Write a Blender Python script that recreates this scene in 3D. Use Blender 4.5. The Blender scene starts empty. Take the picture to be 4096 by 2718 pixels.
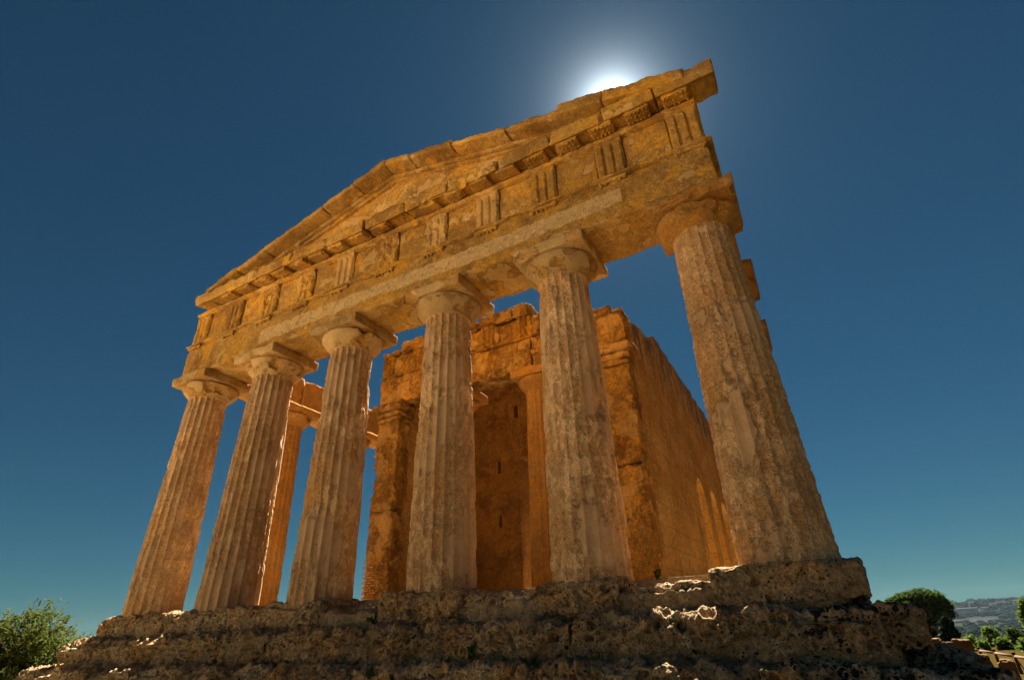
import bpy, math, random
import numpy as np
from mathutils import Matrix, Vector

S = bpy.context.scene
COL = S.collection
# ------------------------------------------------------------------ camera
cam_d = bpy.data.cameras.new("camera"); cam = bpy.data.objects.new("camera", cam_d); COL.objects.link(cam)
RR = [[0.87632274, 0.48052813, -0.03392883], [-0.2591416, 0.41087058, -0.87408867], [-0.40608384, 0.77477615, 0.48458006]]
CAM = np.array([8.12433949, -9.10757147, -0.69062322])
cam.matrix_world = Matrix(((RR[0][0], -RR[1][0], -RR[2][0], CAM[0]), (RR[0][1], -RR[1][1], -RR[2][1], CAM[1]),
                           (RR[0][2], -RR[1][2], -RR[2][2], CAM[2]), (0, 0, 0, 1)))
cam_d.sensor_width = 36; cam_d.sensor_fit = 'HORIZONTAL'; cam_d.lens = 18.361
cam_d.clip_start = 0.05; cam_d.clip_end = 20000
S.camera = cam
# ------------------------------------------------------------------ world and sun
SKY_TINT = (.048, .104, .099)
SUN_AZ, SUN_EL = math.radians(-10.2), math.radians(51.3)
w = bpy.data.worlds.new("World"); S.world = w; w.use_nodes = True
nt = w.node_tree; bg = nt.nodes['Background']
sky = nt.nodes.new('ShaderNodeTexSky'); sky.sky_type = 'NISHITA'; sky.sun_disc = False
sky.sun_elevation = SUN_EL; sky.sun_rotation = SUN_AZ
sky.altitude = 0; sky.air_density = 1.0; sky.dust_density = 0.1; sky.ozone_density = 9
bg.inputs[1].default_value = 0.05
def wn(k, **kw):
    x = nt.nodes.new(k)
    for a, b in kw.items(): setattr(x, a, b)
    return x
def wm(op, a, b=0.):
    x = wn('ShaderNodeMath', operation=op)
    for i, v in enumerate((a, b)):
        if isinstance(v, bpy.types.NodeSocket): nt.links.new(v, x.inputs[i])
        else: x.inputs[i].default_value = v
    return x.outputs[0]
tint = wn('ShaderNodeVectorMath', operation='MULTIPLY'); nt.links.new(sky.outputs[0], tint.inputs[0]); tint.inputs[1].default_value = SKY_TINT
# aureole: forward scattering round the sun, by the angle between view direction and sun direction
SV = (math.sin(SUN_AZ) * math.cos(SUN_EL), math.cos(SUN_AZ) * math.cos(SUN_EL), math.sin(SUN_EL))
geo = wn('ShaderNodeTexCoord'); dt = wn('ShaderNodeVectorMath', operation='DOT_PRODUCT'); nt.links.new(geo.outputs['Generated'], dt.inputs[0]); dt.inputs[1].default_value = SV
thd = wm('MULTIPLY', wm('ARCCOSINE', wm('MINIMUM', dt.outputs['Value'], .999999)), 180 / math.pi)
aur = wm('DIVIDE', 64., wm('ADD', wm('POWER', thd, 2.6), 5.))
gl = wn('ShaderNodeVectorMath', operation='SCALE'); gl.inputs[0].default_value = (.80, .92, 1.0); nt.links.new(aur, gl.inputs['Scale'])
ad = wn('ShaderNodeVectorMath', operation='ADD'); nt.links.new(tint.outputs[0], ad.inputs[0]); nt.links.new(gl.outputs[0], ad.inputs[1])
nt.links.new(ad.outputs[0], bg.inputs[0])
sun_d = bpy.data.lights.new("sun", 'SUN'); sun = bpy.data.objects.new("sun", sun_d); COL.objects.link(sun)
sun_d.energy = 5.0; sun_d.angle = math.radians(0.5); sun_d.color = (1.0, 0.93, 0.82)
SDIR = Vector((math.sin(SUN_AZ) * math.cos(SUN_EL), math.cos(SUN_AZ) * math.cos(SUN_EL), math.sin(SUN_EL)))
sun.rotation_euler = SDIR.to_track_quat('Z', 'Y').to_euler(); sun.location = (0, 0, 60)
S.view_settings.view_transform = 'Standard'; S.view_settings.look = 'None'
S.view_settings.gamma = 1; S.view_settings.exposure = 2.5
S.render.engine = 'CYCLES'
S.cycles.use_denoising = True
S.cycles.max_bounces = 8; S.cycles.diffuse_bounces = 5; S.cycles.glossy_bounces = 1; S.cycles.transparent_max_bounces = 4
S.cycles.sample_clamp_indirect = 6

# ------------------------------------------------------------------ numpy noise
def _h(ix, iy, iz, s):
    x = (ix.astype(np.int64) * 374761393 + iy.astype(np.int64) * 668265263 + iz.astype(np.int64) * 2147483647 + s * 974711) & 0xffffffff
    x = ((x ^ (x >> 15)) * 2246822519) & 0xffffffff
    x = ((x ^ (x >> 13)) * 3266489917) & 0xffffffff
    return x ^ (x >> 16)
_G = np.array([[1,1,0],[-1,1,0],[1,-1,0],[-1,-1,0],[1,0,1],[-1,0,1],[1,0,-1],[-1,0,-1],[0,1,1],[0,-1,1],[0,1,-1],[0,-1,-1],[1,1,0],[-1,1,0],[0,-1,1],[0,-1,-1]], float)
def gn(p, s=0):
    i = np.floor(p); f = p - i; i = i.astype(np.int64); u = f * f * f * (f * (f * 6 - 15) + 10)
    r = 0
    for dx in (0, 1):
        wx = u[:, 0] if dx else 1 - u[:, 0]
        for dy in (0, 1):
            wy = u[:, 1] if dy else 1 - u[:, 1]
            for dz in (0, 1):
                wz = u[:, 2] if dz else 1 - u[:, 2]
                g = _G[_h(i[:, 0] + dx, i[:, 1] + dy, i[:, 2] + dz, s) & 15]
                r = r + wx * wy * wz * (g[:, 0] * (f[:, 0] - dx) + g[:, 1] * (f[:, 1] - dy) + g[:, 2] * (f[:, 2] - dz))
    return r
def fbm(p, o=4, s=0, g=.5):
    p = np.asarray(p, float); r = 0; a = 1
    for k in range(o):
        r = r + a * gn(p, s + k * 7); p = p * 2.03 + 3.7; a *= g
    return r
def ridge(p, o=3, s=0):
    p = np.asarray(p, float); r = 0; a = 1
    for k in range(o):
        r = r + a * (1 - 2 * np.abs(gn(p, s + k * 7))); p = p * 2.1 + 1.3; a *= .5
    return r
def worley(p, s=0):
    i = np.floor(p).astype(np.int64); f = p - i; best = np.full(len(p), 9.)
    for dx in (-1, 0, 1):
        for dy in (-1, 0, 1):
            for dz in (-1, 0, 1):
                h = _h(i[:, 0] + dx, i[:, 1] + dy, i[:, 2] + dz, s)
                q0 = (h & 1023) / 1023.; q1 = ((h >> 10) & 1023) / 1023.; q2 = ((h >> 20) & 1023) / 1023.
                d = (dx + q0 - f[:, 0]) ** 2 + (dy + q1 - f[:, 1]) ** 2 + (dz + q2 - f[:, 2]) ** 2
                best = np.minimum(best, d)
    return np.sqrt(best)
def ss(a, b, x):
    t = np.clip((x - a) / (b - a), 0, 1); return t * t * (3 - 2 * t)

# ------------------------------------------------------------------ object helpers
ORG = {}
def empty(name, loc, parent=None):
    o = bpy.data.objects.new(name, None); COL.objects.link(o); o.empty_display_size = .2
    place(o, loc, parent); return o
def place(o, loc, parent=None):
    loc = np.array(loc, float); ORG[o] = loc
    if parent is not None:
        o.parent = parent; o.location = loc - ORG[parent]
    else: o.location = loc
def tag(o, label, cat, group=None):
    o['label'] = label; o['category'] = cat
    if group: o['group'] = group
    return o
def mk(name, v, faces, mat, parent=None, loc=None, attrs=None, smooth=True):
    """one mesh object from world-space vertices; faces = list of index arrays (quads and/or tris)"""
    v = np.asarray(v, float)
    if loc is None: loc = (v.min(0) + v.max(0)) / 2; loc[2] = v[:, 2].min()
    me = bpy.data.meshes.new(name)
    if not isinstance(faces, (list, tuple)): faces = [faces]
    faces = [np.asarray(f, np.int32) for f in faces if len(f)]
    me.vertices.add(len(v)); me.vertices.foreach_set('co', (v - np.array(loc)).astype(np.float32).ravel())
    li = np.concatenate([f.ravel() for f in faces]); cnt = np.concatenate([np.full(len(f), f.shape[1], np.int32) for f in faces])
    st = np.concatenate([[0], np.cumsum(cnt)[:-1]]).astype(np.int32)
    me.loops.add(len(li)); me.loops.foreach_set('vertex_index', li)
    me.polygons.add(len(cnt)); me.polygons.foreach_set('loop_start', st)
    try: me.polygons.foreach_set('loop_total', cnt)
    except Exception: pass
    me.update(calc_edges=True)
    me.polygons.foreach_set('use_smooth', np.full(len(cnt), smooth, bool))
    for k, a in (attrs or {}).items():
        at = me.attributes.new(k, 'FLOAT', 'POINT'); at.data.foreach_set('value', np.asarray(a, np.float32))
    me.materials.append(mat)
    o = bpy.data.objects.new(name, me); COL.objects.link(o); place(o, loc, parent)
    return o
def box_surf(lo, hi, res, faces='xXyYzZ'):
    lo = np.array(lo, float); hi = np.array(hi, float); sz = hi - lo
    r = np.array(res if np.ndim(res) else (res,) * 3, float)
    n = np.maximum(1, np.round(sz / r)).astype(int)
    keys = []; 
    for f in faces:
        ax = 'xyz'.index(f.lower()); top = f.isupper(); a, b = [(1, 2), (2, 0), (0, 1)][ax]
        A, B = np.meshgrid(np.arange(n[a] + 1), np.arange(n[b] + 1), indexing='ij')
        L = np.zeros(A.shape + (3,), np.int64); L[..., a] = A; L[..., b] = B; L[..., ax] = n[ax] if top else 0
        K = L[..., 0] + (n[0] + 1) * (L[..., 1] + (n[1] + 1) * L[..., 2])
        q = np.stack([K[:-1, :-1], K[1:, :-1], K[1:, 1:], K[:-1, 1:]], -1).reshape(-1, 4)
        keys.append(q if top else q[:, ::-1])
    q = np.concatenate(keys); u, inv = np.unique(q, return_inverse=True)
    i = u % (n[0] + 1); j = (u // (n[0] + 1)) % (n[1] + 1); k = u // ((n[0] + 1) * (n[1] + 1))
    p = lo + np.stack([i, j, k], -1) / n * sz
    return p, inv.reshape(-1, 4).astype(np.int32)
def bite(p, bites, seed=0):
    for (cx, cy, cz, r) in bites:
        d = p - np.array([cx, cy, cz]); L = np.linalg.norm(d, axis=1) + 1e-9
        near = L < r * 1.5
        if not near.any(): continue
        rr = np.full(len(p), 0.); rr[near] = r * (1 + .24 * fbm(p[near] * 2.6, 3, seed + 5) + .045 * fbm(p[near] * 11, 3, seed + 9))
        m = near & (L < rr)
        p[m] = np.array([cx, cy, cz]) + d[m] / L[m, None] * rr[m, None]
    return p
def stone(lo, hi, res=.04, rnd=.02, seed=0, wear=.05, rough=.008, low=.012, faces='xXyYzZ', mod=None, bites=(), wscale=2.2, wr=.12):
    """weathered ashlar block: rounded box, edges eaten away by noise, surface roughened"""
    p, q = box_surf(lo, hi, res, faces)
    lo = np.array(lo, float); hi = np.array(hi, float); c = (lo + hi) / 2; h = (hi - lo) / 2
    l = p - c; r = min(rnd, h.min() * .9)
    inn = np.clip(l, -(h - r), h - r); d = l - inn; L = np.linalg.norm(d, axis=1, keepdims=True); n = d / np.maximum(L, 1e-9)
    l2 = inn + n * r
    R2 = min(wr, h.min() * .9)
    i2 = np.clip(l, -(h - R2), h - R2); d2 = l - i2; L2 = np.linalg.norm(d2, axis=1); n2 = d2 / np.maximum(L2, 1e-9)[:, None]
    ed = np.clip((L2 - R2) / (R2 * .414), 0, 1)
    wp = l2 + c
    if mod is not None: wp = mod(wp)
    so = seed * 1.37
    nz = fbm(wp * wscale + so, 4, seed)
    wp = wp - n2 * (ed * wear * np.clip(nz * 1.6 + .25, 0, 2))[:, None]
    wp = wp + n * (rough * fbm(wp * 14 + so, 3, seed + 3) + low * fbm(wp * 2.6 + so, 3, seed + 4))[:, None]
    if len(bites): wp = bite(wp, bites, seed)
    return wp, q
def join(parts):
    vs = []; fs = []; o = 0
    for v, f in parts:
        vs.append(v); fs.append(np.asarray(f) + o); o += len(v)
    return np.concatenate(vs), np.concatenate(fs)
def cyl(p0, p1, r0, r1, n=10, cap=True):
    p0 = np.array(p0, float); p1 = np.array(p1, float); a = p1 - p0; a = a / np.linalg.norm(a)
    e = np.cross(a, [0, 0, 1.]) if abs(a[2]) < .9 else np.cross(a, [1., 0, 0]); e /= np.linalg.norm(e); g = np.cross(a, e)
    t = np.arange(n) / n * 2 * np.pi; ring = np.cos(t)[:, None] * e + np.sin(t)[:, None] * g
    v = np.concatenate([p0 + ring * r0, p1 + ring * r1, [p0], [p1]])
    i = np.arange(n); j = (i + 1) % n
    f = [np.stack([i, j, j + n, i + n], -1)]
    if cap:
        f.append(np.stack([j, i, np.full(n, 2 * n), np.full(n, 2 * n)], -1)); f.append(np.stack([i + n, j + n, np.full(n, 2 * n + 1), np.full(n, 2 * n + 1)], -1))
    f = np.concatenate(f)
    return v, f
def tube(pts, rad, n=8):
    pts = np.array(pts, float); rad = np.array(rad, float); t = np.gradient(pts, axis=0); t /= np.linalg.norm(t, axis=1, keepdims=True)
    V = []
    for k in range(len(pts)):
        a = t[k]; e = np.cross(a, [0.31, .95, 0.]) ; e /= np.linalg.norm(e); g = np.cross(a, e); th = np.arange(n) / n * 2 * np.pi
        V.append(pts[k] + rad[k] * (np.cos(th)[:, None] * e + np.sin(th)[:, None] * g))
    i = np.arange(n); j = (i + 1) % n
    F = [np.stack([i + k * n, j + k * n, j + (k + 1) * n, i + (k + 1) * n], -1) for k in range(len(pts) - 1)]
    return np.concatenate(V), np.concatenate(F)
def quads_tri_fix(f): return f

# ------------------------------------------------------------------ materials
def _new(name):
    m = bpy.data.materials.new(name); m.use_nodes = True; t = m.node_tree
    b = t.nodes['Principled BSDF']; b.inputs['Roughness'].default_value = .95; b.inputs['Specular IOR Level'].default_value = .12
    return m, t, b
class NT:
    def __init__(s, t): s.t = t; s.pos = t.nodes.new('ShaderNodeNewGeometry').outputs['Position']
    def n(s, k, **kw):
        x = s.t.nodes.new(k)
        for a, b in kw.items(): setattr(x, a, b)
        return x
    def link(s, a, b): s.t.links.new(a, b)
    def val(s, sock, v):
        if isinstance(v, bpy.types.NodeSocket): s.link(v, sock)
        else: sock.default_value = v
    def map(s, sc, off=(0, 0, 0)):
        m = s.n('ShaderNodeMapping'); s.link(s.pos, m.inputs[0]); m.inputs['Scale'].default_value = sc if np.ndim(sc) else (sc,) * 3; m.inputs['Location'].default_value = off
        return m.outputs[0]
    def noise(s, sc, det=6, rough=.6, off=(0, 0, 0), dist=0.):
        x = s.n('ShaderNodeTexNoise'); s.link(s.map(sc, off), x.inputs['Vector']); x.inputs['Scale'].default_value = 1
        x.inputs['Detail'].default_value = det; x.inputs['Roughness'].default_value = rough; x.inputs['Distortion'].default_value = dist
        return x.outputs[0]
    def vor(s, sc, off=(0, 0, 0), feat='F1'):
        x = s.n('ShaderNodeTexVoronoi', feature=feat); s.link(s.map(sc, off), x.inputs['Vector']); x.inputs['Scale'].default_value = 1
        return x.outputs['Distance']
    def math(s, op, a, b=0., c=None, clamp=False):
        x = s.n('ShaderNodeMath', operation=op, use_clamp=clamp); s.val(x.inputs[0], a); s.val(x.inputs[1], b)
        if c is not None: s.val(x.inputs[2], c)
        return x.outputs[0]
    def step(s, v, a, b):
        x = s.n('ShaderNodeMapRange', interpolation_type='SMOOTHSTEP'); s.link(v, x.inputs[0]); x.inputs[1].default_value = a; x.inputs[2].default_value = b
        return x.outputs[0]
    def mix(s, f, a, b, mode='MIX'):
        x = s.n('ShaderNodeMix', data_type='RGBA', blend_type=mode); s.val(x.inputs[0], f)
        for i, c in ((6, a), (7, b)):
            if isinstance(c, bpy.types.NodeSocket): s.link(c, x.inputs[i])
            else: x.inputs[i].default_value = (c[0], c[1], c[2], 1) if np.ndim(c) else (c, c, c, 1)
        return x.outputs[2]
    def attr(s, name):
        return s.n('ShaderNodeAttribute', attribute_name=name).outputs['Fac']
    def z(s):
        x = s.n('ShaderNodeSeparateXYZ'); s.link(s.pos, x.inputs[0]); return x.outputs
def stone_mat(name, base, dark, light, patina=None, plaster=None, plaster_thr=.1, lightband=None, black=0., pores=1., streak=0., bump=1., pore_sc=22., lich=.0, spots=.6, topstreak=False, courses=0., pmix=.9, mottle=.9, flecks=0.):
    m, t, b = _new(name); N = NT(t)
    n1 = N.noise(.8, 7, .62, (3, 1, 7)); n2 = N.noise(4.5, 7, .65, (1, 9, 2)); n3 = N.noise(33, 5, .7); n4 = N.noise(95, 3, .7)
    c = N.mix(N.step(n1, .36, .64), dark, base)
    c = N.mix(N.math('MULTIPLY', N.step(n2, .5, .72), .7), c, light)
    if patina is not None:
        c = N.mix(N.math('MULTIPLY', N.step(N.noise(1.3, 7, .66, (11, 4, 2), .6), .46, .62), .85), c, patina)
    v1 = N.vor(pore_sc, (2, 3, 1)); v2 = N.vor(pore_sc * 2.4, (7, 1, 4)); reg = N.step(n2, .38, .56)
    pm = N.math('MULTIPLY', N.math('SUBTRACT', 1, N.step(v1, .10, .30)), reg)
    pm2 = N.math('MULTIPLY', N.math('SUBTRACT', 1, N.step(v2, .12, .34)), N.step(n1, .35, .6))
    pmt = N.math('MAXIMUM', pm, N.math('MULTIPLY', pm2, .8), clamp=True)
    c = N.mix(N.math('MULTIPLY', pmt, min(1, .78 * pores)), c, tuple(.28 * x for x in dark))  # shade inside the small pores, put into the base colour
    # pale shell fragments
    if spots: c = N.mix(N.math('MULTIPLY', N.math('SUBTRACT', 1, N.step(N.vor(17, (5, 8, 3)), .09, .15)), spots), c, tuple(min(1, 1.35 * x) for x in light))
    grain = N.math('ADD', N.math('MULTIPLY', N.math('SUBTRACT', n3, .5), 1.9), N.math('MULTIPLY', N.math('SUBTRACT', n4, .5), 1.4))
    grain = N.math('ADD', grain, N.math('MULTIPLY', N.math('SUBTRACT', N.noise(10.5, 6, .68, (6, 1, 8)), .5), mottle))
    if flecks:
        fk = N.math('ADD', N.math('MULTIPLY', N.noise((4.2, 4.2, 2.1), 8, .74, (1, 5, 9)), .7), N.math('MULTIPLY', N.noise(.7, 3, .5, (8, 3, 3)), .42))
        c = N.mix(N.math('MULTIPLY', N.step(fk, .575, .63), flecks), c, tuple(min(.8, x * 1.12) for x in light))
        dk = N.noise((3.2, 3.2, .7), 7, .7, (2, 2, 6)); c = N.mix(N.math('MULTIPLY', N.step(dk, .55, .70), .42), c, tuple(.55 * x for x in dark))
    g = N.math('ADD', 1.0, grain)
    ps = None
    if plaster is not None:
        a = N.attr('m'); fz = N.math('ADD', a, N.math('MULTIPLY', N.math('SUBTRACT', N.noise(9, 8, .78, (4, 4, 1)), .5), .95))
        ps = N.step(fz, plaster_thr, plaster_thr + .03)
        pc = N.mix(N.step(N.noise(3.1, 6, .6, (8, 2, 2)), .35, .68), tuple(.78 * x for x in plaster), plaster)
        c = N.mix(N.math('MULTIPLY', ps, pmix), c, pc)
        g = N.math('ADD', 1.0, N.math('MULTIPLY', grain, N.math('SUBTRACT', 1.0, N.math('MULTIPLY', ps, .72))))
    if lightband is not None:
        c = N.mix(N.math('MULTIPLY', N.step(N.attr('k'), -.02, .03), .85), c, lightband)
    if streak:
        sn = N.noise((2.6, 2.6, .22), 6, .65, (3, 3, 3)); c = N.mix(N.math('MULTIPLY', N.step(sn, .5, .68), streak), c, (.045, .036, .026))
    if topstreak:
        zz_ = N.z()[2]; sn = N.noise((3.2, 3.2, .30), 7, .68, (3, 3, 3))
        f_ = N.math('ADD', sn, N.math('MULTIPLY', N.math('SUBTRACT', zz_, 6.9), .085))
        c = N.mix(N.math('MULTIPLY', N.step(f_, .52, .66), .82), c, (.075, .055, .036))
    if courses:
        br = N.n('ShaderNodeTexBrick'); cmb = N.n('ShaderNodeCombineXYZ'); wob = N.math('MULTIPLY', N.math('SUBTRACT', n1, .5), .10)
        N.link(N.math('ADD', N.math('ADD', N.z()[0], N.z()[1]), wob), cmb.inputs[0]); N.link(N.math('ADD', N.z()[2], wob), cmb.inputs[1]); N.link(cmb.outputs[0], br.inputs[0])
        br.inputs['Scale'].default_value = 1; br.inputs['Mortar Size'].default_value = .016; br.inputs['Brick Width'].default_value = 1.30; br.inputs['Row Height'].default_value = .56; br.inputs['Mortar Smooth'].default_value = .5
        br.inputs['Color1'].default_value = (.80, .80, .80, 1); br.inputs['Color2'].default_value = (1.08, 1.08, 1.08, 1); br.inputs['Mortar'].default_value = (.35, .33, .30, 1)
        c = N.mix(N.math('MULTIPLY', N.step(n2, .30, .58), courses), c, br.outputs['Color'], 'MULTIPLY')
    if lich:
        c = N.mix(N.math('MULTIPLY', N.step(N.noise(6.5, 8, .72, (9, 9, 1)), .55, .66), lich), c, (.115, .10, .08))
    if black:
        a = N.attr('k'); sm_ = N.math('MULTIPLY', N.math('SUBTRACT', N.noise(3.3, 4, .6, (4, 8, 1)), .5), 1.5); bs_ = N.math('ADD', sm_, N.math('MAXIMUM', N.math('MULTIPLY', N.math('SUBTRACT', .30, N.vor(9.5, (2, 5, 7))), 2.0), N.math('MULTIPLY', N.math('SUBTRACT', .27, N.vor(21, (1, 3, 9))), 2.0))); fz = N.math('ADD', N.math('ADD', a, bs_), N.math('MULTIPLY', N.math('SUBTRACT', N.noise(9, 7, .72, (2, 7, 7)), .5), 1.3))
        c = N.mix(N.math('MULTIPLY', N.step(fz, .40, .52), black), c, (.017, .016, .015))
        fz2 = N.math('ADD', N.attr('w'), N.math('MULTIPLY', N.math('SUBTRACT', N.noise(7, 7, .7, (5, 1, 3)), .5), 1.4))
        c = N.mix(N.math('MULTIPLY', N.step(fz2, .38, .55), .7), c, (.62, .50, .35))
    oi = N.n('ShaderNodeObjectInfo'); g = N.math('MULTIPLY', g, N.math('ADD', .84, N.math('MULTIPLY', oi.outputs['Random'], .32)))
    if black: b.inputs['Specular IOR Level'].default_value = .02
    x = N.n('ShaderNodeVectorMath', operation='SCALE'); N.link(c, x.inputs[0]); N.link(g, x.inputs['Scale'])
    N.link(x.outputs[0], b.inputs['Base Color'])
    # bump
    hgt = N.math('ADD', N.math('MULTIPLY', n3, .55), N.math('MULTIPLY', n2, 1.1)); hgt = N.math('ADD', hgt, N.math('MULTIPLY', n4, .25))
    hgt = N.math('SUBTRACT', hgt, N.math('MULTIPLY', pmt, .55))
    if ps is not None: hgt = N.math('MULTIPLY', hgt, N.math('SUBTRACT', 1.0, N.math('MULTIPLY', ps, .75)))
    bp = N.n('ShaderNodeBump'); bp.inputs['Strength'].default_value = 1.0; bp.inputs['Distance'].default_value = .030 * bump
    N.link(hgt, bp.inputs['Height']); N.link(bp.outputs[0], b.inputs['Normal'])
    return m
M = {}
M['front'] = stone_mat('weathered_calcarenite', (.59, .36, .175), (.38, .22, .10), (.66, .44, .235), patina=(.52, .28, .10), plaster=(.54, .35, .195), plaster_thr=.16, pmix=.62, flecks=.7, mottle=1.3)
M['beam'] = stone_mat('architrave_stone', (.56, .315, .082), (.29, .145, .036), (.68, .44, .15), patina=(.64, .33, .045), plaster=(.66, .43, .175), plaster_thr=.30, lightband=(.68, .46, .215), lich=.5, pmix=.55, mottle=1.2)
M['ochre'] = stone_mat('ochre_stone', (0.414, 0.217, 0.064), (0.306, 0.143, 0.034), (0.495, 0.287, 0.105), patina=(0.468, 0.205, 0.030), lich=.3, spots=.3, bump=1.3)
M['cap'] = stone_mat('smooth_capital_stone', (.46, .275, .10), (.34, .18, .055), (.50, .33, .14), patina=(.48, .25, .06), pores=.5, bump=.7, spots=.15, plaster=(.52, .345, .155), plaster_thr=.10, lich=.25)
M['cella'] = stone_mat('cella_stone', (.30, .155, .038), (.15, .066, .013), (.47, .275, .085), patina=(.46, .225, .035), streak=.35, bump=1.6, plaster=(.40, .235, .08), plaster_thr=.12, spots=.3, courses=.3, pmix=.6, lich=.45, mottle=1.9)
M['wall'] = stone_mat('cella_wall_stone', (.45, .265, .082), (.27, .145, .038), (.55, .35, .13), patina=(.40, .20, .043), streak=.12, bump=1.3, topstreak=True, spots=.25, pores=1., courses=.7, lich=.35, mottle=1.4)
M['inner'] = stone_mat('shaded_inner_stone', (.22, .105, .024), (.12, .052, .011), (.32, .17, .045), patina=(.27, .125, .024), streak=.2, bump=1.3, spots=.2, courses=.4, lich=.3, mottle=1.3)  # darker copy of the cella stone; doorway shade put into its colour
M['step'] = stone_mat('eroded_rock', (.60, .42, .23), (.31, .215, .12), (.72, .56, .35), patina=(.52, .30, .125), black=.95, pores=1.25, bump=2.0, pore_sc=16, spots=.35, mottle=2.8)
M['floor'] = stone_mat('temple_floor_stone', (.50, .36, .19), (.40, .28, .13), (.58, .43, .25))
M['brick'] = stone_mat('old_brick', (.42, .20, .07), (.33, .14, .05), (.50, .29, .12), spots=.1)
M['mortar'] = stone_mat('old_mortar', (.40, .285, .16), (.24, .165, .09), (.55, .41, .25), spots=.2, mottle=1.6, bump=1.6)
M['rock'] = stone_mat('boulder_stone', (.17, .105, .045), (.12, .065, .025), (.22, .15, .075), patina=(.20, .09, .025), bump=1.6)
def simple(name, c1, c2, sc=8., rough=.9, bump=0., c3=None):
    m, t, b = _new(name); N = NT(t); n = N.noise(sc, 5, .65)
    c = N.mix(N.step(n, .35, .65), c1, c2)
    if c3 is not None: c = N.mix(N.step(N.noise(sc * .13, 4, .6, (3, 1, 2)), .45, .6), c, c3)
    N.link(c, b.inputs['Base Color']); b.inputs['Roughness'].default_value = rough; b.inputs['Specular IOR Level'].default_value = 0.
    if bump:
        bp = N.n('ShaderNodeBump'); bp.inputs['Distance'].default_value = bump; N.link(n, bp.inputs['Height']); N.link(bp.outputs[0], b.inputs['Normal'])
    return m
def leaf_mat(name, c1, c2, trans=.35):
    m, t, b = _new(name); N = NT(t); c = N.mix(N.step(N.noise(2.3, 4, .7), .3, .7), c1, c2)
    N.link(c, b.inputs['Base Color']); b.inputs['Roughness'].default_value = .75; b.inputs['Specular IOR Level'].default_value = .08
    tr = N.n('ShaderNodeBsdfTranslucent'); N.link(N.mix(.5, c, tuple(1.6 * x for x in c2)), tr.inputs[0])
    mx = N.n('ShaderNodeMixShader'); mx.inputs[0].default_value = trans; N.link(b.outputs[0], mx.inputs[1]); N.link(tr.outputs[0], mx.inputs[2])
    N.link(mx.outputs[0], t.nodes['Material Output'].inputs[0]); return m
def ground_mat():
    m, t, b = _new('dry_earth'); b.inputs['Specular IOR Level'].default_value = 0.; N = NT(t); n = N.noise(1.2, 6, .65)
    pale = N.mix(N.step(n, .35, .65), (.70, .49, .29), (.80, .60, .38))
    scrub = N.mix(N.step(N.noise(3.5, 6, .7), .4, .6), (.026, .018, .005), (.048, .032, .009))
    f = N.math('ADD', N.z()[0], N.math('MULTIPLY', N.math('SUBTRACT', N.noise(.25, 5, .6, (4, 2, 1)), .5), 9.))
    fy = N.math('ADD', N.z()[1], N.math('MULTIPLY', N.math('SUBTRACT', N.noise(.22, 5, .6, (1, 7, 3)), .5), 9.))
    near_dim = N.mix(N.step(N.noise(2.5, 6, .7, (5, 5, 5)), .4, .6), (.20, .16, .075), (.34, .26, .13))
    pale = N.mix(N.step(fy, -18.5, -15.5), pale, near_dim)  # unseen near strip, added darker to cut bounce onto the soffits
    c = N.mix(N.step(f, 3.0, 5.5), pale, scrub); N.link(c, b.inputs['Base Color'])  # unseen pale ground on the left added as bounce fill for the facade
    bp = N.n('ShaderNodeBump'); bp.inputs['Distance'].default_value = .03; N.link(n, bp.inputs['Height']); N.link(bp.outputs[0], b.inputs['Normal']); return m
M['ground'] = ground_mat()
M['olive'] = leaf_mat('almond_leaves', (.036, .052, .010), (.075, .090, .018), .4)
M['pine'] = leaf_mat('pine_needles', (.016, .032, .005), (.055, .085, .012), .25)
M['cypress'] = leaf_mat('cypress_leaves', (0.006, 0.012, 0.004), (0.012, 0.021, 0.006), .1)
M['bush'] = leaf_mat('shrub_leaves', (.040, .065, .009), (.085, .125, .018))
M['weed'] = leaf_mat('weed_leaves', (.03, .055, .014), (.07, .10, .025))
M['bark'] = simple('bark', (.10, .07, .045), (.17, .125, .08), 12, bump=.02)
M['wood'] = simple('fence_wood', (.07, .035, .016), (.10, .055, .026), 14, bump=.004)
M['rail'] = simple('rail_wood', (.13, .085, .055), (.17, .115, .08), 14, bump=.004)
M['white'] = simple('white_render', (.20, .20, .19), (.24, .23, .22), 1.)
M['roof'] = simple('roof_tiles', (.10, .07, .055), (.13, .09, .07), 1.)
M['valley'] = simple('valley_fields', (.012, .018, .010), (.026, .024, .014), .012, c3=(.010, .016, .007))
M['hill'] = simple('dry_hillside', (.022, .021, .019), (.033, .030, .026), .02, c3=(.015, .018, .016))
M['farwood'] = simple('far_scrub_leaves', (.009, .014, .009), (.014, .020, .012), .05)

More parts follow.
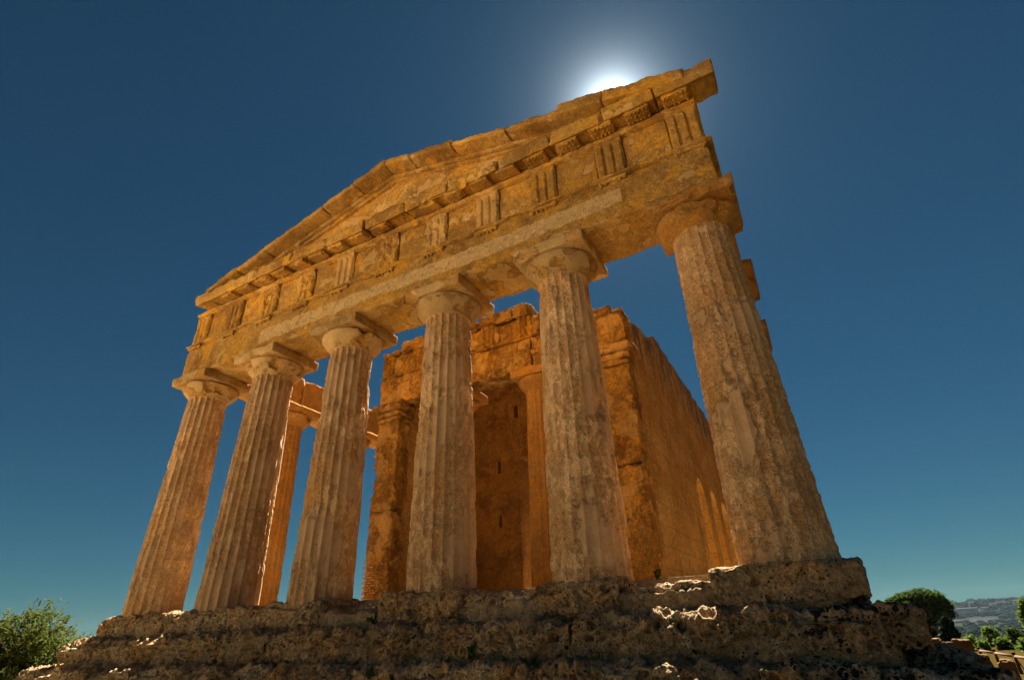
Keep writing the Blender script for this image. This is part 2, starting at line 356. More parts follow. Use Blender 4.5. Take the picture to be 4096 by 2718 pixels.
# ------------------------------------------------------------------ the setting: ground, hills
def ground_z(x, y):
    d = np.hypot(x - CAM[0], y - CAM[1]); az = np.degrees(np.arctan2(x - CAM[0], y - CAM[1]))
    z = np.interp(d, [0, 12, 30, 42, 60, 120, 200, 500, 900, 1500, 2300, 4300], [-2.3, -2.3, -3.0, -3.56, -3.7, -4.8, -9, -25, -30, -32, -27, -20])
    tx = ss(4., 16., np.maximum(np.abs(x) - 10.5, 0) + 0) ; fl = ((y > -14) & (y < 45) & (np.abs(x) < 11)).astype(float)
    near = np.where((np.abs(x) < 10.8) & (y > -3.2) & (y < 42), 1., 0.)
    z = np.where(near > 0, np.maximum(z, -2.35), z)
    z = np.where((x < 0) & (d < 70), np.interp(d, [0, 40, 70], [-2.3, -2.5, -3.7]), z)
    return z
rr = np.concatenate([np.linspace(0, 40, 60), np.geomspace(41, 4300, 110)]); tt = np.linspace(0, 2 * np.pi, 241)[:-1]
A, B = np.meshgrid(rr, tt, indexing='ij'); gx = (CAM[0] + A * np.sin(B)).ravel(); gy = (CAM[1] + A * np.cos(B)).ravel()
gz = ground_z(gx, gy); gz = gz + np.minimum(1, A.ravel() / 60) * fbm(np.stack([gx / 14, gy / 14, gx * 0], -1), 4, 3) * np.minimum(A.ravel() * .004 + .1, 2.5) * .6
K = np.arange(len(rr) * 240).reshape(len(rr), 240); K2 = np.roll(K, -1, 1)
gf = np.stack([K[:-1], K[1:], K2[1:], K2[:-1]], -1).reshape(-1, 4)[:, ::-1]
g = mk('ground', np.stack([gx, gy, gz], -1), gf, M['ground'], loc=(0, 0, 0)); g['kind'] = 'structure'
g.data.materials.append(M['valley'])
fd = np.repeat(rr[:-1], 240); g.data.polygons.foreach_set('material_index', (fd > 150).astype(np.int32))
def pol(az, d): a = math.radians(az); return CAM[0] + d * math.sin(a), CAM[1] + d * math.cos(a)
def rayz(d, el): return CAM[2] + d * math.tan(math.radians(el))
# hills across the valley
az = np.linspace(-8, 30, 260); dd = np.linspace(2200, 4250, 70); A, B = np.meshgrid(az, dd, indexing='ij')
crest = np.interp(az, [-8, 4, 6.5, 7.7, 8.6, 9.6, 11, 12.4, 16, 24, 30], [-.6, -.25, .1, .36, .55, .76, .73, .70, .9, .3, -.6])
H = np.tan(np.radians(crest))[:, None] * 3400 + CAM[2] + 29
prof = np.interp(dd, [2200, 2600, 3000, 3400, 3700, 4250], [0, .30, .72, 1, .9, .2])
hx = CAM[0] + B * np.sin(np.radians(A)); hy = CAM[1] + B * np.cos(np.radians(A)); hz = -29 + H * prof[None, :]
hz = hz + (fbm(np.stack([hx / 260, hy / 260, hx * 0], -1).reshape(-1, 3), 4, 8).reshape(hx.shape)) * 9 * prof[None, :] * (B < 3300)
K = np.arange(hx.size).reshape(hx.shape); hf = np.stack([K[:-1, :-1], K[1:, :-1], K[1:, 1:], K[:-1, 1:]], -1).reshape(-1, 4)
hills = mk('hills', np.stack([hx, hy, hz], -1).reshape(-1, 3), hf, M['hill'], loc=(0, 0, 0)); hills['kind'] = 'structure'

# ------------------------------------------------------------------ temple
temple = empty('doric_temple', (0, 0, -2.3))
tag(temple, 'roofless ochre Doric temple ruin with fluted columns and pediment on a stepped rock base', 'temple')
CX = [-7.72, -4.70, -1.598, 1.598, 4.70, 7.72]
RB, RT, HS, ZA0, ZA = .70, .555, 5.99, 6.44, 6.712

def shaft(name, x, y, z0, hs, rb, rt, N, rows, seed, parent, mat, erode=1., thr=.16, bites=(), flutes=20, bias=0., fd=1.):
    th = np.arange(N) / N * 2 * np.pi; zz = np.linspace(0, hs, rows); T, Z = np.meshgrid(th, zz, indexing='ij'); T = T.ravel(); Z = Z.ravel()
    u = ((T * flutes / (2 * np.pi)) % 1) * 2 - 1; t = Z / hs
    R = rb + (rt - rb) * t + .014 * np.sin(np.pi * t)
    P = np.stack([x + R * np.cos(T), y + R * np.sin(T), z0 + Z], -1)
    so = np.array([seed * 5.3, seed * 2.1, seed * 7.7])
    m = fbm(P * np.array([1.1, 1.1, .62]) + so, 5, seed, .55) + bias
    pl = ss(thr - .02, thr + .02, m + .05 * fbm(P * 11 + so, 2, seed + 1))
    er = (1 - pl) * erode * (1 - ss(hs - .22, hs - .08, Z))
    fl = fd * .060 * (1 - np.abs(u) ** 2.2) * (1 - .22 * er) * (1 - ss(hs - .10, hs - .02, Z))
    wo = worley(P * 9 + so, seed)
    inset = er * (.012 + .020 * np.clip(fbm(P * 3.2 + so, 4, seed + 2) + .2, 0, 1) + .010 * fbm(P * 16 + so, 3, seed + 3) + .020 * ss(.34, .12, wo) )
    big = np.clip(fbm(P * np.array([1.3, 1.3, .8]) + so + 9, 3, seed + 4) - .42, 0, 1) * .25 * erode * (1 - ss(hs - .3, hs - .1, Z))
    rng = random.Random(seed); js = []; zc = 0
    while zc < hs - 1: zc += rng.uniform(1.25, 1.75); js.append(zc)
    jg = 0
    for jz in js[:-1]: jg = jg + .024 * np.exp(-((Z - jz - .01 * np.sin(T * 3)) / .014) ** 2) * (.4 + .6 * er)
    R = R - fl - inset - big - jg
    P = np.stack([x + R * np.cos(T), y + R * np.sin(T), z0 + Z], -1)
    if len(bites): P = bite(P, bites, seed)
    K = np.arange(N * rows).reshape(N, rows); K2 = np.roll(K, -1, 0)
    f = np.stack([K[:, :-1], K2[:, :-1], K2[:, 1:], K[:, 1:]], -1).reshape(-1, 4)
    return mk(name, P, f, mat, parent, loc=(x, y, z0), attrs={'m': m + (thr and .16 - thr)})
def echinus(x, y, z0, z1, r0, r1, N, seed, parent, mat, bites=(), wear=.02):
    prof = [(0, r0), (.03, r0 + .005), (.05, r0 + .022), (.075, r0 + .012), (.10, r0 + .030), (.14, r0 + .026), (.2, r0 + .055)]
    zz = np.linspace(0, 1, 22); h = z1 - z0
    pr = []
    for t in zz:
        s_ = max(0., t - .12) / .88
        pr.append(r0 + .02 * min(1, t / .06) + (r1 - r0 - .02) * math.sin(min(1., s_ * 1.12) * math.pi / 2) ** .95 - (.05 * max(0, s_ - .86) / .14 if s_ > .86 else 0))
    zf = np.concatenate([[0.], np.linspace(0, 1, 34)]); pr = np.interp(zf, zz, pr); pr[0] = r0 * .5
    th = np.arange(N) / N * 2 * np.pi; T, I = np.meshgrid(th, np.arange(len(zf)), indexing='ij'); T = T.ravel(); I = I.ravel()
    R = pr[I]; P = np.stack([x + R * np.cos(T), y + R * np.sin(T), z0 + zf[I] * h], -1); so = seed * 3.1
    ch = np.clip(fbm(P * 1.9 + so, 4, seed) - .12, 0, 1) * wear * 8
    R = R - ch * ss(0, .4, zf[I]) + .006 * fbm(P * 9 + so, 3, seed + 2)
    P = np.stack([x + R * np.cos(T), y + R * np.sin(T), z0 + zf[I] * h], -1)
    m = .25 - ch * 6 + .5 * fbm(P * 1.5 + so, 4, seed + 6)
    if len(bites):
        P0 = P.copy(); P = bite(P, bites, seed); m = np.where(np.linalg.norm(P - P0, axis=1) > .01, -1, m)
    K = np.arange(N * len(zf)).reshape(N, -1); K2 = np.roll(K, -1, 0)
    f = np.stack([K[:, :-1], K2[:, :-1], K2[:, 1:], K[:, 1:]], -1).reshape(-1, 4)
    return mk('echinus', P, f, mat, parent, loc=(x, y, z0), attrs={'m': m})
def column(x, y, seed, hi=True, z0=0., hs=HS, rb=RB, rt=RT, za0=ZA0, za=ZA, aw=.835, mat='front', capm='cap', erode=1., thr=.16, sb=(), cb=(), eb=None, wear=.03, bias=0., fd=1.):
    e = empty('column', (x, y, z0), temple)
    N, rows = (240, 250) if hi else (100, 70)
    shaft('shaft', x, y, z0 - .16, hs + .20, rb + .004, rt, N, rows, seed, e, M[mat], erode, thr, sb, bias=bias, fd=fd)
    echinus(x, y, hs, za0 + .005, rt + .005, aw * .985, 96 if hi else 40, seed + 50, e, M[capm], cb if eb is None else eb, .035 if hi else .03)
    v, q = stone((x - aw, y - aw, za0), (x + aw, y + aw, za - .003), .025 if hi else .07, .012, seed + 80, wear, .006, .008, bites=cb)
    mk('abacus', v, q, M[capm], e, attrs={'m': fbm(v * 1.7, 4, seed + 2)})
    return e
fb = {0: dict(), 1: dict(), 2: dict(), 3: dict(), 4: dict(), 5: dict()}
fb[0] = dict(seed=11, erode=.8, thr=.34, sb=[(-7.0, -.15, 5.7, .18)])
fb[1] = dict(seed=12, erode=.8, thr=.10, sb=[(-3.95, .45, 4.2, .34), (-3.93, .40, 2.6, .30)])
fb[2] = dict(seed=13, fd=.95, erode=.9, thr=.14, sb=[(-.72, -.05, 3.75, .34), (-.70, .10, 3.25, .33)], cb=[(-2.2, -1.0, 6.5, .22)])
fb[3] = dict(seed=14, fd=.8, erode=1., thr=.15, cb=[(.95, -.95, 6.42, .30), (1.35, -.98, 6.36, .16)])
fb[4] = dict(seed=15, fd=.62, erode=1., thr=.12, cb=[(4.05, -.98, 6.38, .30), (4.5, -1.0, 6.42, .22), (4.75, -1.02, 6.44, .15)])
fb[5] = dict(seed=16, fd=.5, capm='ochre', erode=1.15, thr=.36, wear=.07, cb=[(7.52, -1.0, 6.38, .22), (7.9, -1.04, 6.36, .30), (8.3, -1.02, 6.38, .28), (8.66, -.6, 6.36, .22)], eb=[(7.5, -.95, 6.36, .22), (7.8, -1.02, 6.32, .36), (8.15, -.98, 6.3, .38), (8.5, -.7, 6.32, .32)])
for i, x in enumerate(CX): column(x, 0., **fb[i])

# flank columns (two rows running back), lighter meshes
FY = [3.05 + 3.206 * k for k in range(11)]
proto = None
for sx in (-1, 1):
    for k, yy in enumerate(FY):
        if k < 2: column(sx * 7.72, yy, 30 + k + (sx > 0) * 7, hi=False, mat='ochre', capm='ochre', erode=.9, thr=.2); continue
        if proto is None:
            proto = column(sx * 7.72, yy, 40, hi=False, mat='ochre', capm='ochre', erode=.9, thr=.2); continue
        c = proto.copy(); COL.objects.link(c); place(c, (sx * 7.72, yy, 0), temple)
        for ch in proto.children:
            d = ch.copy(); COL.objects.link(d); d.parent = c

# ---- entablature of the front
YF = -.72
arch = empty('architrave', (0, YF, ZA), temple)
TR = [-7.99, -6.345, -4.70, -3.149, -1.598, 0, 1.598, 3.149, 4.70, 6.345, 7.99]
TW = .65; ZT = 7.86; ZF = 8.97; ZG0 = 9.03; ZG1 = 9.40; YG = -1.25
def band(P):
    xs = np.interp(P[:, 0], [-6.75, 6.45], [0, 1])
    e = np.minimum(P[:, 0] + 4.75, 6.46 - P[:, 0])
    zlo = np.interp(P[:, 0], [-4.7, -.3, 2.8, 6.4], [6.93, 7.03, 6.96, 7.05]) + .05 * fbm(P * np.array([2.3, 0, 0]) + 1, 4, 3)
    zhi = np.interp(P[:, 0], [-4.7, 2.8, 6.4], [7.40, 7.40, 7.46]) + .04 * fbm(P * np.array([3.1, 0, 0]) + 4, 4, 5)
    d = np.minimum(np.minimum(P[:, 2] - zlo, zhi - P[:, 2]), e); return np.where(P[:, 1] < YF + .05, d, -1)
v, q = stone((-8.33, YF, ZA), (8.33, .70, ZT - .09), (.024, .04, .022), .012, 100, .035, .006, .012, bites=[(-8.4, -.8, 6.7, .2)])
for jx in (-4.72, -1.60, 1.59, 4.71): v[:, 1] += np.where(v[:, 1] < YF + .06, .010 * np.exp(-((v[:, 0] - jx - .02 * np.sin(v[:, 2] * 7)) / .012) ** 2), 0)
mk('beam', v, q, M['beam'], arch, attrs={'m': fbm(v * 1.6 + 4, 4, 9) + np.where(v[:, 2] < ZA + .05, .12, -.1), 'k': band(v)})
v, q = stone((-8.44, YF - .085, ZT - .088), (8.44, .72, ZT), (.03, .1, .015), .01, 120, .06, .006, .006, wr=.06)
mk('taenia', v, q, M['beam'], arch, attrs={'m': v[:, 0] * 0 - 1, 'k': v[:, 0] * 0 - 1})
rg = random.Random(4)
for i, tx in enumerate(TR):
    parts = [stone((tx - TW / 2, YF - .078, ZT - .185), (tx + TW / 2, YF + .02, ZT - .09), .03, .008, 130 + i, .03, .004, .004)]
    for k in range(6):
        if rg.random() < .25: continue
        gx = tx - TW / 2 + TW * (k + .5) / 6; hgt = rg.uniform(.03, .055)
        parts.append(cyl((gx, YF - .036, ZT - .18), (gx, YF - .036, ZT - .187 - hgt), .027, .036, 8))
    vv, qq = join(parts); mk('regula', vv, qq, M['beam'], arch, attrs={'m': vv[:, 0] * 0 - 1, 'k': vv[:, 0] * 0 - 1})
frieze = empty('frieze', (0, YF, ZT), temple)
ero = [.8, .8, 1.7, 1.6, .8, 1.2, 1.3, .7, .8, .35, .2]
for i, tx in enumerate(TR):
    e_ = ero[i]
    def mod(p, tx=tx, e_=e_):
        u = (p[:, 0] - tx) / TW; fr = p[:, 1] < YF + .04
        dg = np.minimum(np.abs(np.abs(u) - 1 / 6.), np.abs(np.abs(u) - .5))
        gr = .085 * np.clip(1 - dg / .078, 0, 1) * ss(ZF - .10, ZF - .17, p[:, 2])
        p = p.copy(); p[:, 1] += np.where(fr, gr * (1 - .45 * min(1, e_)), 0); return p
    bs = []
    rq = random.Random(300 + i)
    if e_ > .9:
        for k in range(int(5 * e_)): bs.append((tx + rq.uniform(-.35, .35), YF - .12, ZT + rq.uniform(.05, 1.1), rq.uniform(.12, .20)))
    v, q = stone((tx - TW / 2, YF + .0, ZT + .002), (tx + TW / 2, YF + .30, ZF), (.013, .05, .022), .006, 150 + i, .03 * e_, .012 * e_ + .004, .02 * e_, mod=mod, bites=bs)
    yel = {4: .6, 7: .5, 6: .45}.get(i, -.1)
    if i == 3: yel = -.1
    mk('triglyph', v, q, M['beam'], frieze, attrs={'m': fbm(v * 2 + 3, 3, 7) * .3 + yel, 'k': v[:, 0] * 0 - 1})
for i in range(10):
    x0 = TR[i] + TW / 2 + .004; x1 = TR[i + 1] - TW / 2 - .004; rq = random.Random(500 + i)
    bs = [(rq.uniform(x0, x1), YF - .04, rq.uniform(ZT, ZF), rq.uniform(.1, .2)) for k in range({2: 5, 5: 3, 6: 4, 4: 1, 3: 2}.get(i, 0))]
    v, q = stone((x0, YF + .10, ZT + .002), (x1, YF + .30, ZF - .002), (.03, .06, .03), .006, 170 + i, .02, .010, .016, bites=bs)
    mk('metope', v, q, M['beam'], frieze, attrs={'m': fbm(v * 1.8 + i, 4, 12) * .9 + (.12 if i in (3, 4, 6) else -.05), 'k': np.where(fbm(v * 2.6 + i, 4, 21) > .12, .1, -.1) if i == 6 else v[:, 0] * 0 - 1})
v, q = stone((-8.30, YF + .29, ZT + .002), (8.30, .70, ZF - .004), (.2, .2, .2), .01, 189, .02)
mk('frieze_backing', v, q, M['beam'], frieze, attrs={'m': v[:, 0] * 0 - 1, 'k': v[:, 0] * 0 - 1})
# geison
corn = empty('cornice', (0, YG, ZF), temple)
v, q = stone((-8.36, YF - .06, ZF), (8.36, .5, ZF + .13), (.035, .1, .03), .012, 200, .06, .008, .012, wr=.07)
mk('bed_moulding', v, q, M['beam'], corn, attrs={'m': fbm(v * 1.1, 3, 3) + .1, 'k': v[:, 0] * 0 - 1})
gb = [-7.86, -7.2, -6.2, -4.75, -3.3, -1.9, -.5, .95, 2.35, 3.75, 5.15, 6.45, 7.6, 8.84]
rg = random.Random(8)
for i in range(13):
    dz = rg.uniform(-.012, .012); dy = rg.uniform(-.015, .02)
    bs = []
    if i == 0: bs = [(-7.95, -1.35, 8.95, .2)]
    if i in (6, 7): bs = [(rg.uniform(gb[i], gb[i + 1]), -1.32, 9.0, .13) for _ in range(2)]
    if i in (8,): bs = [(2.7, -1.3, 9.0, .2), (3.2, -1.34, 9.02, .16)]
    def mod(p):
        p = p.copy(); t = np.clip((-.70 - p[:, 1]) / .55, 0, 1); tl = ss(.40, .52, t * .55); p[:, 2] -= np.where(p[:, 2] < 9.22, t * .06 + tl * .07, 0); return p
    def mod2(p, mod=mod): return mod(p)
    v, q = stone((gb[i] + .004, YG + dy, ZG0 + .10 + dz), (gb[i + 1] - .004, .5 if i < 12 else -.50, ZG1 + dz), (.03, .035, .022), .014, 210 + i, .085 if i < 11 else .035, .010, .014, mod=mod2, bites=bs, wr=.11)
    mk('cornice_block', v, q, M['beam'], corn, attrs={'m': fbm(v * 1.3 + 2, 3, 4) - .2, 'k': v[:, 0] * 0 - 1})
mx = []
for i, tx in enumerate(TR):
    mx.append(tx)
    if i < 10: mx.append((tx + TR[i + 1]) / 2)
for i, tx in enumerate(mx):
    rq = random.Random(700 + i)
    if i in (0, 1, 11): continue
    sl = .10 / .55
    v, q = stone((tx - .27, YG + .085, 8.985), (tx + .27, YF - .06, 9.16), (.03, .03, .03), .008, 240 + i, .09 if i < 14 else .04, .012, .01)
    parts = [(v, q)]
    for a in range(6):
        for b_ in range(3):
            if rq.random() < (.92 if i < 16 else .3): continue
            gx = tx - .27 + .54 * (a + .5) / 6; gy = YG + .06 + .41 * (b_ + .5) / 3
            parts.append(cyl((gx, gy, 9.0), (gx, gy, 8.95), .026, .026, 8))
    vv, qq = join(parts); vv[:, 2] += .06 - np.clip((-.70 - vv[:, 1]), 0, .6) * sl
    mk('mutule', vv, qq, M['beam'], corn, attrs={'m': vv[:, 0] * 0 - .4, 'k': vv[:, 0] * 0 - 1})
# pediment
ped = empty('pediment', (0, -.6, ZG1), temple)
SL = .245; ang = math.atan(SL); ZAP = 11.45
def tmod(p):
    p = p.copy(); top = ZAP - .26 - SL * np.abs(p[:, 0]); p[:, 2] = ZG1 - .03 + (p[:, 2] - ZG1) * np.maximum(top - ZG1 + .03, .02); return p
v, q = stone((-7.4, -.58, ZG1), (7.4, .1, ZG1 + 1), (.045, .2, .03), .005, 260, .0, .012, .018, mod=tmod)
for jx in (-5.1, -3.6, -2.1, -.7, .8, 2.3, 3.7, 5.2):
    v[:, 1] += np.where(v[:, 1] < -.45, .03 * np.exp(-((v[:, 0] - jx) / .02) ** 2), 0)
mk('tympanum', v, q, M['beam'], ped, attrs={'m': fbm(v * 1.5 + 7, 4, 33), 'k': v[:, 0] * 0 - 1})
def slope_block(name, s0, s1, side, y0, y1, n0, n1, res, seed, wear, bites=(), rough=.012, low=.018, tint=-.25, tilt=0., jit=0.):
    """block laid along the raking slope: s = run along the slope from the apex, n = height above the ZAP line"""
    v, q = stone((s0, y0, n0), (s1, y1, n1), res, .014, seed, wear, rough, low, wr=.12)
    ca, sa = math.cos(ang + tilt), math.sin(ang + tilt); x = v[:, 0] * ca + v[:, 2] * sa; z = -v[:, 0] * sa + v[:, 2] * ca
    v = np.stack([side * x, v[:, 1], ZAP + z + jit], -1)
    if side < 0: q = q[:, ::-1]
    if len(bites): v = bite(v, bites, seed)
    mk(name, v, q, M['beam'], ped, attrs={'m': fbm(v * 1.3 + 5, 4, 6) + tint, 'k': v[:, 0] * 0 - 1})
rg = random.Random(21)
for side in (-1, 1):
    cuts = [0.0, 1.15, 2.45, 4.95, 6.2, 7.65] if side < 0 else [0.0, 1.0, 2.5, 4.2, 5.62]
    for i in range(len(cuts) - 1):
        lowr = -.02 - (rg.uniform(0, .06) if i else 0)
        slope_block('raking_cornice_block', cuts[i] + .003, cuts[i + 1] - .003, side, YG + rg.uniform(-.01, .05), .15, -.20, lowr, (.035, .05, .025), 300 + i + (side > 0) * 20, .06, jit=rg.uniform(-.012, .012), tilt=rg.uniform(-.004, .004))
    slope_block('raking_bed_moulding', .03, 7.4 if side < 0 else 6.6, side, -.80, -.3, -.30, -.202, (.035, .06, .018), 340 + side, .05, tint=.12)
    slope_block('raking_fillet', .03, 7.2 if side < 0 else 6.4, side, -.70, -.3, -.375, -.302, (.035, .06, .018), 350 + side, .04, tint=.05)
# right end: squared blocks of the gutter course, thicker, resting on the corner
slope_block('raking_cornice_block', 5.63, 6.75, 1, YG - .04, .15, -.25, .07, (.03, .05, .025), 371, .03, low=.008)
slope_block('raking_cornice_block', 6.76, 8.55, 1, YG - .05, .15, -.25, .05, (.03, .05, .025), 372, .035, low=.008)
# flank architraves
for sx in (-1, 1):
    fa = empty('flank_architrave', (sx * 7.72, 19, ZA), temple)
    ys = [.735] + [y_ for y_ in FY]
    for k in range(len(ys) - 1):
        v, q = stone((sx * 7.72 - .63, ys[k] + .004, ZA), (sx * 7.72 + .63, ys[k + 1] - .004, 7.81 - (0 if k < 3 else .02 * (k % 3))), (.06, .06, .05) if k < 3 else (.15, .2, .15), .015, 400 + k + sx, .07, .012, .02)
        mk('architrave_block', v, q, M['ochre'], fa)
v, q = stone((-8.33, .72, ZT + .003), (-7.12, 1.3, ZF - .02), .06, .02, 421, .1, bites=[(-8.3, 1.4, 8.9, .5)]); mk('corner_frieze_block', v, q, M['ochre'], frieze)
v, q = stone((7.2, .72, ZT + .003), (8.33, 1.2, ZF + .2), .05, .02, 422, .1, bites=[(8.3, 1.4, 8.9, .4)]); mk('corner_frieze_block', v, q, M['ochre'], frieze)

# ---- cella
def wall_grid(name, axis, c0, c1, u0, u1, z0, z1, keep, res, mat, seed, parent, snap=None, rough=.02, low=.03):
    """wall with openings; axis = normal axis ('x' or 'y'); thickness c0..c1"""
    nu = int(round((u1 - u0) / res)); nz = int(round((z1 - z0) / res)); us = np.linspace(u0, u1, nu + 1); zs = np.linspace(z0, z1, nz + 1)
    uc = (us[1:] + us[:-1]) / 2; zc = (zs[1:] + zs[:-1]) / 2; UC, ZC = np.meshgrid(uc, zc, indexing='ij'); k = keep(UC, ZC)
    U, Z = np.meshgrid(us, zs, indexing='ij')
    kp = np.zeros((nu + 2, nz + 2), bool); kp[1:-1, 1:-1] = k
    if snap is not None: U, Z = snap(U, Z)
    idx = np.arange((nu + 1) * (nz + 1)).reshape(nu + 1, nz + 1); n0 = idx.size
    def P(c): 
        return np.stack([np.full(U.size, c), U.ravel(), Z.ravel()], -1) if axis == 'x' else np.stack([U.ravel(), np.full(U.size, c), Z.ravel()], -1)
    A_, B_ = P(c0), P(c1)
    def dis(p, s_):
        return s_ * (rough * fbm(p * 7, 3, seed) + low * fbm(p * 1.2, 4, seed + 1))
    ax = 0 if axis == 'x' else 1
    A_[:, ax] += dis(A_, -1); B_[:, ax] += dis(B_, 1)
    V = np.concatenate([A_, B_])
    i, j = np.nonzero(k); q = np.stack([idx[i, j], idx[i + 1, j], idx[i + 1, j + 1], idx[i, j + 1]], -1)
    flip = (axis == 'x')
    F = [q[:, ::-1] if flip else q, (q if flip else q[:, ::-1]) + n0]
    # rims
    for di, dj in ((-1, 0), (1, 0), (0, -1), (0, 1)):
        ii, jj = np.nonzero(k & ~kp[1 + di:nu + 1 + di, 1 + dj:nz + 1 + dj])
        if di: a = idx[ii + (di > 0), jj]; b = idx[ii + (di > 0), jj + 1]
        else: a = idx[ii, jj + (dj > 0)]; b = idx[ii + 1, jj + (dj > 0)]
        F.append(np.stack([a, b, b + n0, a + n0], -1))
    F = np.concatenate(F); used, inv = np.unique(F, return_inverse=True)
    return mk(name, V[used], inv.reshape(-1, 4), M[mat], parent, attrs={'m': fbm(V[used] * np.array([.8, .8, .8]) + 3, 4, seed + 3)}, smooth=False)
AR = [13.25 + 2.9 * k for k in range(6)]; AHW, ASP = .88, 3.55
def topline(u, seed, base):
    return base + .16 * np.floor(3 * (fbm(np.stack([np.floor(u / .55) * 1.7, u * 0, u * 0 + seed], -1).reshape(-1, 3), 2, seed).reshape(u.shape) + .3)) / 2
def keep_side(u, z):
    k = z < topline(u, 3, 9.12)
    k &= ~((u < 9.3) & (z > topline(u, 7, 7.98) + (u - 5.2) * .17)) 
    for a in AR:
        k &= ~((np.abs(u - a) < AHW) & (z < ASP)) ; k &= ~(((u - a) ** 2 + (z - ASP) ** 2 < AHW ** 2))
    k &= ~((np.abs(u - 11.42) < .15) & (z > 1.95) & (z < 3.4))
    return k
def snap_side(U, Z):
    U = U.copy(); Z = Z.copy()
    for a in AR:
        d = np.hypot(U - a, Z - ASP); m = (Z >= ASP) & (np.abs(d - AHW) < .05); U[m] = a + (U[m] - a) / d[m] * AHW; Z[m] = ASP + (Z[m] - ASP) / d[m] * AHW
        for s_ in (-1, 1):
            m = (Z < ASP) & (np.abs(U - a - s_ * AHW) < .031); U[m] = a + s_ * AHW
    return U, Z
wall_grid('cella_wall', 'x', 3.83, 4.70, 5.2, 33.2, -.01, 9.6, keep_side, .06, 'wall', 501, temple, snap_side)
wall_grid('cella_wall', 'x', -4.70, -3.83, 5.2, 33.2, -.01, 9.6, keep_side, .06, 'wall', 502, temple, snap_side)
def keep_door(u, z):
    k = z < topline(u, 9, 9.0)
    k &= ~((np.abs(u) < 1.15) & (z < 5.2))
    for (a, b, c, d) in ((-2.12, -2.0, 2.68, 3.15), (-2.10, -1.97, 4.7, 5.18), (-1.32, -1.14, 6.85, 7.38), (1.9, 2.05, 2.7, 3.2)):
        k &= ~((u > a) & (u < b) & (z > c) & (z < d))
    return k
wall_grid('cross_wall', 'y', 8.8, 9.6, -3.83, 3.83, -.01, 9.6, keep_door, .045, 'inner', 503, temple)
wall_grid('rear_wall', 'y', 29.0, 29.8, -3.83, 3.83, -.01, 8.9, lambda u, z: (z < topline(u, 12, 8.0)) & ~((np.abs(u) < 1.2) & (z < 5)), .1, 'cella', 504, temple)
# antae
def anta(sx, bites, seed, tops):
    e = empty('anta', (sx * 4.26, 4.65, 0), temple)
    x0, x1 = sorted((sx * 3.78, sx * 4.74))
    zs = tops
    for k in range(len(zs) - 1):
        v, q = stone((x0, 4.63, zs[k] + .003), (x1, 5.30, zs[k + 1]), .03, .02, seed + k, .13, .030, .045, bites=bites, wr=.16)
        mk('anta_block', v, q, M['cella'], e, attrs={'m': fbm(v * 1.4, 4, seed)})
    for k, (a, b, g_) in enumerate(((6.05, 6.22, .03), (6.223, 6.42, .08), (6.423, 6.71, .20))):
        v, q = stone((x0 - g_, 4.63 - g_, a), (x1 + g_, 5.34, b), .03, .02, seed + 20 + k, .07, .012, .02, wr=.08)
        mk('anta_capital', v, q, M['cella'], e, attrs={'m': fbm(v * 1.4, 4, seed)})
    return e
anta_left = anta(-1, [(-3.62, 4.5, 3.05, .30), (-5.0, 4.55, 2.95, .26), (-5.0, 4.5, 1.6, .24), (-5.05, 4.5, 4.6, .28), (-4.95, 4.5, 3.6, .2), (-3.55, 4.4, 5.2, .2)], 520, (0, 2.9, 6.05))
anta(1, [(4.9, 4.5, 1.2, .2), (4.2, 4.4, .8, .16)], 550, (0, 3.1, 6.05))
rq = random.Random(77); parts = []
for r_ in range(15):
    z_ = .28 + r_ * .075; off = (r_ % 2) * .11; x_ = -4.80 + rq.uniform(0, .03)
    while x_ + off < -4.28 - .02 * r_ + rq.uniform(-.06, .1):
        L_ = rq.uniform(.17, .22); v, q = stone((x_ + off, 4.60 - rq.uniform(0, .02), z_), (x_ + off + L_, 4.80, z_ + .055), .03, .008, 900 + r_, .01, .004, .004); parts.append((v, q)); x_ += L_ + .018
v, q = join(parts); mk('brick_repair', v, q, M['brick'], anta_left)
for x, sd in ((-1.6, 61), (1.6, 62)):
    column(x, 5.25, sd, hi=True, z0=0., hs=6.02, rb=.62, rt=.50, za0=6.42, za=6.72, aw=.74, mat='ochre', capm='ochre', erode=1.2, thr=.3)
pe = empty('pronaos_entablature', (0, 4.65, 6.72), temple)
for i, (a, b) in enumerate(((-4.80, -1.62), (-1.61, 1.60), (1.61, 4.78))):
    v, q = stone((a, 4.62, 6.722), (b, 5.5, 7.80), .035, .02, 570 + i, .09, .02, .03, bites=[(.4, 4.5, 6.65, .3), (-.2, 4.55, 6.62, .25), (3.2, 4.6, 7.9, .5)])
    mk('architrave_block', v, q, M['cella'], pe, attrs={'m': fbm(v * 1.5, 4, 3)})
v, q = stone((-4.83, 4.58, 7.803), (2.05, 5.5, 7.88), (.04, .1, .02), .01, 575, .05, .008, .01, wr=.06); mk('taenia', v, q, M['cella'], pe, attrs={'m': v[:, 0] * 0 - 1})
for i, tx in enumerate((-4.48, -3.05, -1.55, -.05, 1.40)):
    def mod(p, tx=tx):
        u = (p[:, 0] - tx) / .6; dg = np.minimum(np.abs(np.abs(u) - 1 / 6.), np.abs(np.abs(u) - .5)); p = p.copy()
        p[:, 1] += np.where(p[:, 1] < 4.62, .07 * np.clip(1 - dg / .08, 0, 1), 0); return p
    v, q = stone((tx - .3, 4.60, 7.882), (tx + .3, 4.95, 8.72), (.02, .06, .03), .008, 580 + i, .07, .02, .03, mod=mod, bites=[(tx + .2, 4.5, 8.2, .15)])
    mk('triglyph', v, q, M['cella'], pe, attrs={'m': v[:, 0] * 0 - 1})
